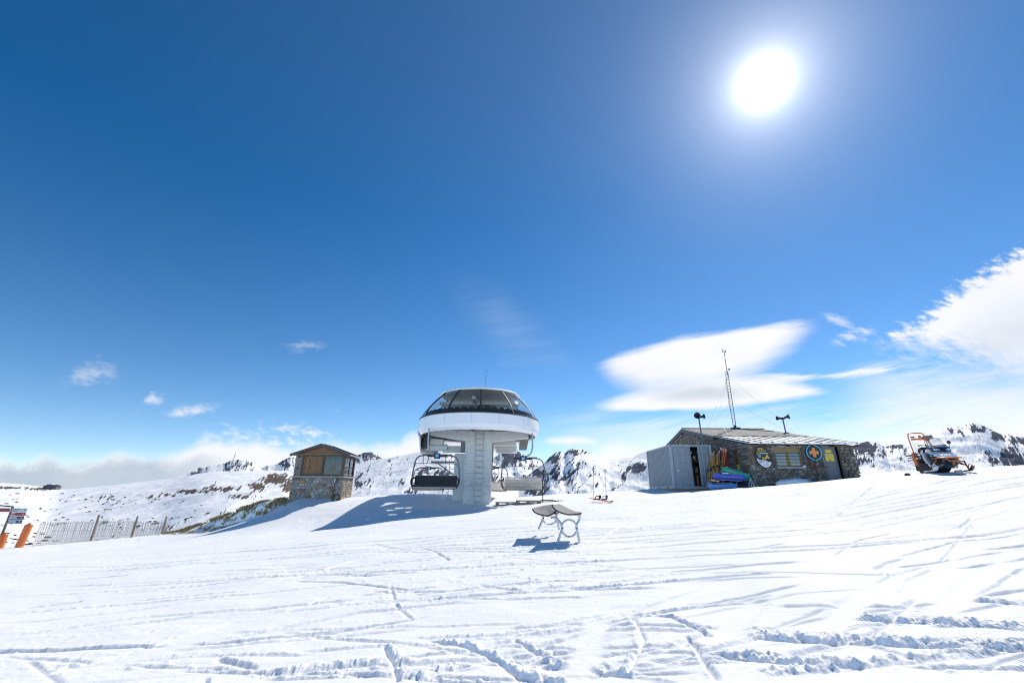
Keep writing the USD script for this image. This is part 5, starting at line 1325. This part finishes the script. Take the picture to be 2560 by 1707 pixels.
# ------------------------------------------------------------------ lounger
bb = np.array([1.20, 11.25, float(ground(1.2, 11.25)) - .02])
be = thing('bench', 'curved grey fabric lounger on shiny bent tube legs alone on the snow', 'bench', bb)
ld = np.array([-.50, .72, 0])          # from the near end frame to the far one
fxv = np.array([1., .02, 0])
def end_frame(o, name, k=1.):
    o = np.array(o); g0 = float(ground(o[0], o[1]))
    w2 = lambda x, z, dy=0: np.array([o[0], o[1] + dy, 0]) + fxv * x + [0, 0, z]
    z = lambda h: o[2] + h * k
    lf = obj(name, tube(bez([w2(-.36, z(.49)), w2(-.26, z(.49)), w2(-.14, z(.38)), w2(-.10, z(.27)), w2(-.15, z(.12)), w2(-.22, z(-.06))], 30), .03, 10), M['tube_metal'], be, world=True)
    rt = obj(name, tube(bez([w2(.20, z(.57)), w2(.30, z(.55)), w2(.32, z(.46)), w2(.24, z(.32)), w2(.255, z(.2)), w2(.30, z(-.06))], 30), .03, 10), M['tube_metal'], be, world=True)
    obj('ring', tube([w2(.065 + .18 * math.cos(a), z(.265 + .18 * math.sin(a)), -.03) for a in np.linspace(0, 2 * math.pi, 40)], .022, 10), M['tube_metal'], be, world=True)
    for x in (-.105, .24): obj('bolt', cyl(w2(x, z(.265), -.06), w2(x, z(.265), -.075), .02, 10), M['dark'], be, world=True)
n0 = np.array([1.31, 11.0, .55]); end_frame(n0, 'leg')
f0 = np.array([.94, 12.0, .76]); end_frame(f0, 'leg', .84)
def sling(near, far, Yn, Yf):
    """fabric hung between its curved near hem and far hem"""
    a = bez([at(*q, Yn) for q in P(near)], 24); b_ = bez([at(*q, Yf) for q in P(far)], 24)
    q = np.array([a + (b_ - a) * t + np.array([0, 0, -.02 * math.sin(math.pi * t)]) for t in np.linspace(0, 1, 9)])
    s_ = obj('sling', sheet(q, .02), M['fabric'], be, world=True, smooth=True)
    for e_ in (q[0],): obj('hem', tube(e_, .017, 8), M['fabric_edge'], s_, world=True)
sling('1380,1261 1383,1268 1392,1276 1405,1282 1422,1286 1438,1285 1453,1283', '1394,1260 1402,1262 1412,1267 1424,1273 1434,1277 1444,1280 1455,1281', 10.9, 11.68)
sling('1331,1271 1335,1278 1345,1284 1358,1287.5 1371,1289 1382,1284 1392,1281', '1334,1270 1342,1268 1350,1266.5 1360,1264 1370,1262.5 1380,1261.5 1390,1262', 11.32, 12.1)

# ------------------------------------------------------------------ pallets, boards and post at the brow right of the pillar
def pallet(o, rz, lab):
    t = thing('pallet', lab, 'pallet', o, rz, 'pallets by the lift station')
    for k in range(5): obj('deck_board', B(-.6, .6, -.4 + k * .175, -.4 + k * .175 + .10, .125, .147), M['wood_grey'], t)
    for y in (-.4, 0, .35):
        obj('stringer', B(-.6, .6, y, y + .05, .10, .124), M['wood_grey'], t)
        for x in (-.6, -.07, .46): obj('block', B(x, x + .14, y - .01, y + .06, .022, .099), M['wood_grey'], t)
        obj('bottom_board', B(-.6, .6, y - .02, y + .07, 0, .0215), M['wood_grey'], t)
c = on_ground(1269, 1264); pallet((c[0], c[1] + .4, c[2] + .02), -1, 'left one of two weathered wooden pallets beside the pillar foot')
c = on_ground(1322, 1261); pallet((c[0], c[1] + .4, c[2] + .04), 2, 'right one of two weathered wooden pallets beside the pillar foot')
c = on_ground(1378, 1254)
bd = thing('plank', 'thin brown plank lying on the snow right of the pallets', 'plank', c)
obj('board', bar(c + [-.55, 0, .05], c + [.65, .1, .05], .16, .04), M['wood_dark'], bd, world=True); obj('batten', bar(c + [-.5, .05, .09], c + [.1, .1, .09], .07, .03), M['wood_grey'], bd, world=True)
c = on_ground(1357, 1256)
ps = thing('marker_post', 'thin dark post standing under the right chair beside the pallets', 'post', c)
obj('shaft', tube([c + [0, 0, -.2], c + [0, 0, 1.0]], .022, 8), M['dark'], ps, world=True); obj('cap', cyl(c + [0, 0, 1.0], c + [0, 0, 1.04], .032, 8), M['dark'], ps, world=True)
# ski poles and board
for px, pyt, lab in ((1484, 1176, 'left one of two planted ski poles near the snowboard'), (1516, 1173, 'right one of two planted ski poles near the snowboard')):
    c = on_ground(px, 1252 if px < 1500 else 1249)
    t = thing('ski_pole', lab, 'ski pole', c, 0, 'planted ski poles')
    tp = at(px - (0 if px < 1500 else 4), pyt, c[1])
    obj('shaft', tube([c - [0, 0, .1], c + (tp - c) * .97], .012, 8), M['steel'], t, world=True)
    obj('grip', tube([c + (tp - c) * .90, tp], [.017, .022], 8), M['rubber'], t, world=True)
    obj('strap', tube(bez([tp, tp + [.07, 0, -.05], tp + [.10, 0, -.16], tp + [.04, 0, -.10]], 14), .008, 5), M['rubber'], t, world=True)
    obj('basket', lathe([(.01, 0), (.045, .005), (.045, .012), (.01, .012)], 14, c + [0, 0, .06]), M['rubber'], t, world=True)
c = on_ground(1503, 1256)
sb = thing('snowboard', 'red-orange snowboard with two dark bindings lying on the snow', 'snowboard', c, -66)
rows = []
for f in np.linspace(-1, 1, 25):
    w_ = .13 * (1 - max(0, (abs(f) - .82) / .18) ** 2 * .75) - .012 * (1 - f * f)
    z = .03 + .06 * max(0, (abs(f) - .82) / .18) ** 1.5 + (.10 if False else 0)
    rows.append([(f * .78, u * w_ + .0, z + .14 * (1 - f) * .5) for u in (-1, -.4, .4, 1)])
obj('deck', sheet(np.array(rows), .014), M['board_orange'], sb)
for x in (-.26, .22):
    bi = obj('binding', [rbox((x, 0, .13), (.13, .24, .05), .015)], M['rubber'], sb)
    obj('highback', [sheet(np.array([[(x - .07 + .14 * u, (.12 + .02 * v), .16 + .13 * v) for u in (0, .5, 1)] for v in (0, .5, 1)]), .02)], M['rubber'], bi)
    obj('binding_strap', tube(bez([(x, -.13, .14), (x, -.06, .24), (x, .08, .24), (x, .13, .15)], 12), .02, 6), M['white'] if x > 0 else M['red'], bi)

# ------------------------------------------------------------------ direction sign, padded posts, snow fence
gA = np.array([-26.92, 25.0, -.9]); gB = np.array([-26.84, 25.0, .66])
sg_ = thing('direction_sign', 'dark signpost with red, grey, black and blue arrow panels', 'signpost', (gA[0], 25.0, -1.4))
obj('post', bar(gA + [0, 0, -.7], gB, .07), M['wood_dark'], sg_, world=True)
def panel(x0, x1, z0, z1, mat, lines, tmat, arrow):
    pn_ = obj('arm_panel', B(x0, x1, 24.95, 24.98, z0, z1), mat, sg_, world=True)
    obj('panel_edge', B(x0, x1, 24.952, 24.978, z0 - .018, z0 - .001), M['white'], pn_, world=True)
    h = (z1 - z0) / len(lines)
    for i, s_ in enumerate(lines): obj('lettering', text_on(s_, h * .50, (x0 + .05, 24.95, z1 - (i + .5) * h), X3, Z3, .004, center=False), tmat, pn_, world=True)
    if arrow: obj('arrow', prism(Polygon([(x1 - .13, (z0 + z1) / 2 - .03), (x1 - .06, (z0 + z1) / 2), (x1 - .13, (z0 + z1) / 2 + .03)]), (0, 24.95, 0), X3, Z3, 0, .004), tmat, pn_, world=True)
zz = .60
for i, (mat, lines, tm) in enumerate((('sign_grey', ['Pas de la Casa', 'Grau Roig'], 'sign_black'), ('sign_red', ['Camí de', 'Pessons'], 'white'), ('sign_black', ['Mirador'], 'white'), ('sign_blue', ['Tortuga'], 'white'))):
    z1 = .575 - i * .192
    panel(-26.79 - .01 * i, -25.98 - .02 * i, z1 - .165, z1, M[mat], lines, M[tm], True)
panel(-28.3, -26.92, .41, .575, M['sign_red'], ['   Mereté'], M['white'], False)
obj('top_bar', tube([gB + [-1.4, 0, .16], gB + [-.6, 0, .04], gB], .03, 8), M['dark'], sg_, world=True)
def padded_post(b, t, r, lab):
    b, t = np.array(b), np.array(t)
    q = thing('padded_post', lab, 'padded post', b, 0, 'orange padded posts')
    f = np.linspace(0, 1, 26); pts_ = b + (t - b) * f[:, None]
    rad_ = r * (1 + .05 * np.sin(f * 40) * (f < .95)); rad_[-1] *= .86; rad_[0] *= .98
    obj('padding', tube(pts_, rad_, 18), M['orange'], q, world=True)
    d = (t - b) / np.linalg.norm(t - b)
    obj('post_top', cyl(t, t + d * .07, r * .42, 12), M['wood_grey'], q, world=True)
    obj('strap', cyl(b + (t - b) * .93, b + (t - b) * .955, r * 1.06, 18), M['orange_pipe'], q, world=True)
padded_post(at(39, 1385, 25.0), at(73, 1311, 25.0), .165, 'leaning orange padded post at the near end of the snow fence')
padded_post(at(-8, 1385, 25.0), at(11, 1334, 25.0), .17, 'orange padded post around the foot of the direction sign')
M['slat'] = plain('bleached_slat', (.40, .36, .31), .85, 0, .3, 9.)
F0, F1 = np.array([-25.45, 25.35]), np.array([-22.4, 30.6])
fn = thing('snow_fence', 'low picket snow fence of thin grey slats wired between wooden posts', 'fence', (F0[0], F0[1], -1.4))
NPK = 150
line = lambda f: F0 + (F1 - F0) * f
ftop = []
for k in range(NPK):
    f = k / (NPK - 1)
    # evenly spaced slats along the fence
    x, y = line(f); z = float(ground(x, y))
    h = 1.18 - .25 * f + rng.uniform(-.04, .04)
    dx_ = rng.normal(0, .02) + .02
    a, b = np.array([x, y, z - .1]), np.array([x + dx_, y + rng.normal(0, .02), z + h]); ftop.append((a, b))
    obj('slat', bar(a, b, .014, .008), M['slat'], fn, world=True)
for hgt in (.28, .62, .95): obj('wire', tube([a + (b - a) * hgt + [0, -.012, 0] for a, b in ftop[::6]], .004, 4), M['steel_dark'], fn, world=True)
for f, hh in ((.40, 1.42), (.715, 1.30), (.975, 1.25)):
    x, y = line(f); z = float(ground(x, y)); y -= .06
    obj('post', tube([(x, y, z - .15), (x + .05, y, z + hh)], [.06, .05], 10), M['wood_grey'], fn, world=True)

# ------------------------------------------------------------------ grass on the bank
def tufts(n, seed):
    r = np.random.default_rng(seed); V_, F_ = [], []
    for k in range(n):
        f = r.random(); x = CREST[0, 0] - .3 + (CREST[-1, 0] - CREST[0, 0] + .4) * f
        yc = np.interp(x, CREST[:, 0], CREST[:, 1]); y = yc + r.normal(-.25, .38)
        if r.random() < .35: y = yc + r.normal(-.05, .12)
        z = float(0); V_.append((x, y)); F_.append(r.random(8))
    xy = np.array(V_); zz_ = ground(xy[:, 0], xy[:, 1]); keep = meshkit.fbm(np.stack([xy[:, 0] * 1.5, xy[:, 1] * 2.2, zz_ * 0], -1), 3, 5) > .50
    verts, faces = [], []
    for (x, y), z, q, kp in zip(xy, zz_, F_, keep):
        if not kp: continue
        for j in range(5):
            a = (q[0] + j * .21) * 6.28; L = .06 + .13 * q[(j + 1) % 8]; w = .008 + .006 * q[(j + 2) % 8]
            o = np.array([x + .05 * math.cos(a * 3), y + .05 * math.sin(a * 3), z - .02]); d = np.array([math.cos(a) * .6, math.sin(a) * .6, 1.0]) * L
            s = np.array([-math.sin(a), math.cos(a), 0]) * w; b0 = len(verts)
            verts += [o - s, o + s, o + d * .6 + s * .6 + [0, 0, .01], o + d + np.array([math.cos(a), math.sin(a), -.4]) * L * .3]
            faces += [(b0, b0 + 1, b0 + 2), (b0, b0 + 2, b0 + 3)]
    return trimesh.Trimesh(np.array(verts), faces, process=False)
p_ = obj('dry_grass', tufts(2600, 4), M['turf'], smooth=False)
tag(p_, 'dry yellow grass on the bank left of the operator hut', 'grass', None, 'stuff')

# ------------------------------------------------------------------ boulders and buildings on the far hillside
hp = hill_pts.reshape(-1, 3); hpx, hpy = proj(hp)
rh = np.random.default_rng(11)
cls = UsdGeom.Xform.Define(stage, '/World/boulder')
spots = [(48, 1271), (62, 1271), (101, 1270), (127, 1272), (110, 1307), (84, 1302), (93, 1302), (71, 1292), (20, 1304), (6, 1313), (131, 1313), (145, 1310), (160, 1307), (165, 1306), (38, 1338), (20, 1333), (140, 1300), (14, 1358), (33, 1358), (88, 1332), (82, 1342), (66, 1349), (110, 1352), (97, 1361), (113, 1363), (134, 1353), (178, 1356), (120, 1345), (143, 1352), (74, 1360), (62, 1362), (128, 1362), (215, 1280), (223, 1279), (245, 1277), (230, 1300), (255, 1292), (278, 1299), (283, 1298), (300, 1300), (321, 1297), (264, 1307), (261, 1307), (300, 1310), (302, 1318), (299, 1330), (276, 1314), (345, 1317), (388, 1303), (391, 1306), (383, 1295), (408, 1301), (411, 1300), (370, 1305), (374, 1304), (430, 1296), (447, 1293), (467, 1297), (480, 1292), (447, 1311), (404, 1315), (150, 1251), (154, 1248), (125, 1247), (180, 1241), (186, 1238), (236, 1254), (232, 1253), (246, 1253), (258, 1260), (262, 1257), (292, 1258), (270, 1255), (323, 1249), (300, 1252), (313, 1243), (380, 1254), (390, 1247), (505, 1263), (519, 1283), (561, 1285)]
for k in range(60): spots.append((rh.uniform(0, 460), rh.uniform(1232, 1362)))
big = {(383, 1295), (388, 1303), (391, 1306), (408, 1301), (411, 1300), (370, 1305), (374, 1304), (467, 1297), (519, 1283), (110, 1352), (97, 1361), (113, 1363), (62, 1362), (74, 1360), (128, 1362), (120, 1345), (264, 1307), (345, 1317), (480, 1292)}
firstb = None; n_b = 0
from scipy.spatial import cKDTree
kt = cKDTree(np.stack([hpx, hpy], -1))
bl = trimesh.creation.icosphere(2, 1.0); bv = bl.vertices.copy(); bv *= (1 + .8 * (meshkit.fbm(bv * 1.7 + 3, 3, 6) - .5))[:, None]; bv *= [1, .8, .62]
stage.RemovePrim('/World/boulder')
for px, py in spots:
    d_, i_ = kt.query((px, py))
    if d_ > 6: continue
    c = hp[i_]; dist = np.linalg.norm(c - EYE)
    r = dist / FPX * (rh.uniform(1.2, 2.6) * (2.0 if (px, py) in big else 1.))
    lab = 'dark boulder poking out of the snowy hillside across the valley'
    if firstb is None:
        firstb = thing('boulder', lab, 'boulder', tuple(c), 0, 'boulders on the far hillside'); obj('rock_body', trimesh.Trimesh(bv, bl.faces, process=False), M['rock'], firstb, smooth=25)
        UsdGeom.Xformable(firstb).AddScaleOp().Set(Gf.Vec3f(r, r, r)); base_ref = firstb
    else:
        q = UsdGeom.Xform.Define(stage, numbered('/World', 'boulder')); q.GetPrim().GetReferences().AddInternalReference(base_ref.GetPath())
        q.ClearXformOpOrder(); q.AddTranslateOp().Set(Gf.Vec3d(*map(float, c))); ro = q.GetRotateZOp() if hasattr(q, 'GetRotateZOp') and q.GetRotateZOp() else q.AddRotateZOp(); ro.Set(float(rh.uniform(0, 360)))
        so_ = [o for o in q.GetOrderedXformOps() if o.GetOpType() == UsdGeom.XformOp.TypeScale]
        (so_[0] if so_ else q.AddScaleOp()).Set(Gf.Vec3f(float(r * rh.uniform(.8, 1.3)), float(r), float(r * rh.uniform(.7, 1.2))))
        tag(q, lab, 'boulder', 'boulders on the far hillside'); q.GetPrim().SetInstanceable(True)
def hill_at(px, py):
    d_, i_ = kt.query((px, py)); return hp[i_]
c = hill_at(490, 1184); u_ = np.linalg.norm(c) / FPX
t = thing('far_hut', 'small grey hut on the far plateau edge below the flat-topped mountain', 'hut', c)
obj('wall', [B(c[0] - 11 * u_, c[0] + 8 * u_, c[1], c[1] + 6 * u_, c[2] - 2, c[2] + 3.5 * u_)], M['wall_far'], t, world=True)
obj('upper_wall', [B(c[0] + 1 * u_, c[0] + 7 * u_, c[1] + .5, c[1] + 5 * u_, c[2] + 3.5 * u_, c[2] + 9 * u_)], M['wall_far'], t, world=True)
obj('roof', hull([(c[0] + x * u_, c[1] + y * u_, c[2] + z * u_) for y in (-.5, 5.5) for x, z in ((0.3, 9.01), (7.7, 9.01), (2.5, 11.5), (4.5, 11.5))]), M['roof_dark'], t, world=True)
c = hill_at(572, 1182); u_ = np.linalg.norm(c) / FPX
t = thing('far_mast', 'thin red-grey mast on the far plateau before the flat-topped mountain', 'mast', c)
for k in range(3):
    a = k * 2.1
    obj('leg', tube([c + np.array([math.cos(a), math.sin(a), 0]) * u_ * .8 + [0, 0, -2], c + np.array([math.cos(a), math.sin(a), 0]) * u_ * .3 + [u_ * 4, 0, u_ * 36]], u_ * .18, 5), M['rust'], t, world=True)
obj('top', cyl(c + [u_ * 4, 0, u_ * 36], c + [u_ * 5, 0, u_ * 41], u_ * .35, 6), M['steel_dark'], t, world=True)
c = hill_at(118, 1221); u_ = np.linalg.norm(c) / FPX
t = thing('far_building', 'distant low dark building on the left hill crest', 'building', c)
obj('wall', [B(c[0] - 8 * u_, c[0] + 14 * u_, c[1], c[1] + 8 * u_, c[2] - 2, c[2] + 3.5 * u_)], M['wall_far'], t, world=True)
obj('roof', hull([(c[0] + x * u_, c[1] + y * u_, c[2] + z * u_) for y in (-1, 9) for x, z in ((-9, 3.51), (15, 3.51), (-1, 6.5), (7, 6.5))]), M['roof_dark'], t, world=True)
obj('roof_snow', hull([(c[0] + x * u_, c[1] + y * u_, c[2] + z * u_) for y in (-1.2, 2) for x, z in ((-3, 6.3), (9, 6.3), (0, 8.0), (6, 8.0))]), M['snow_pile'], t, world=True)
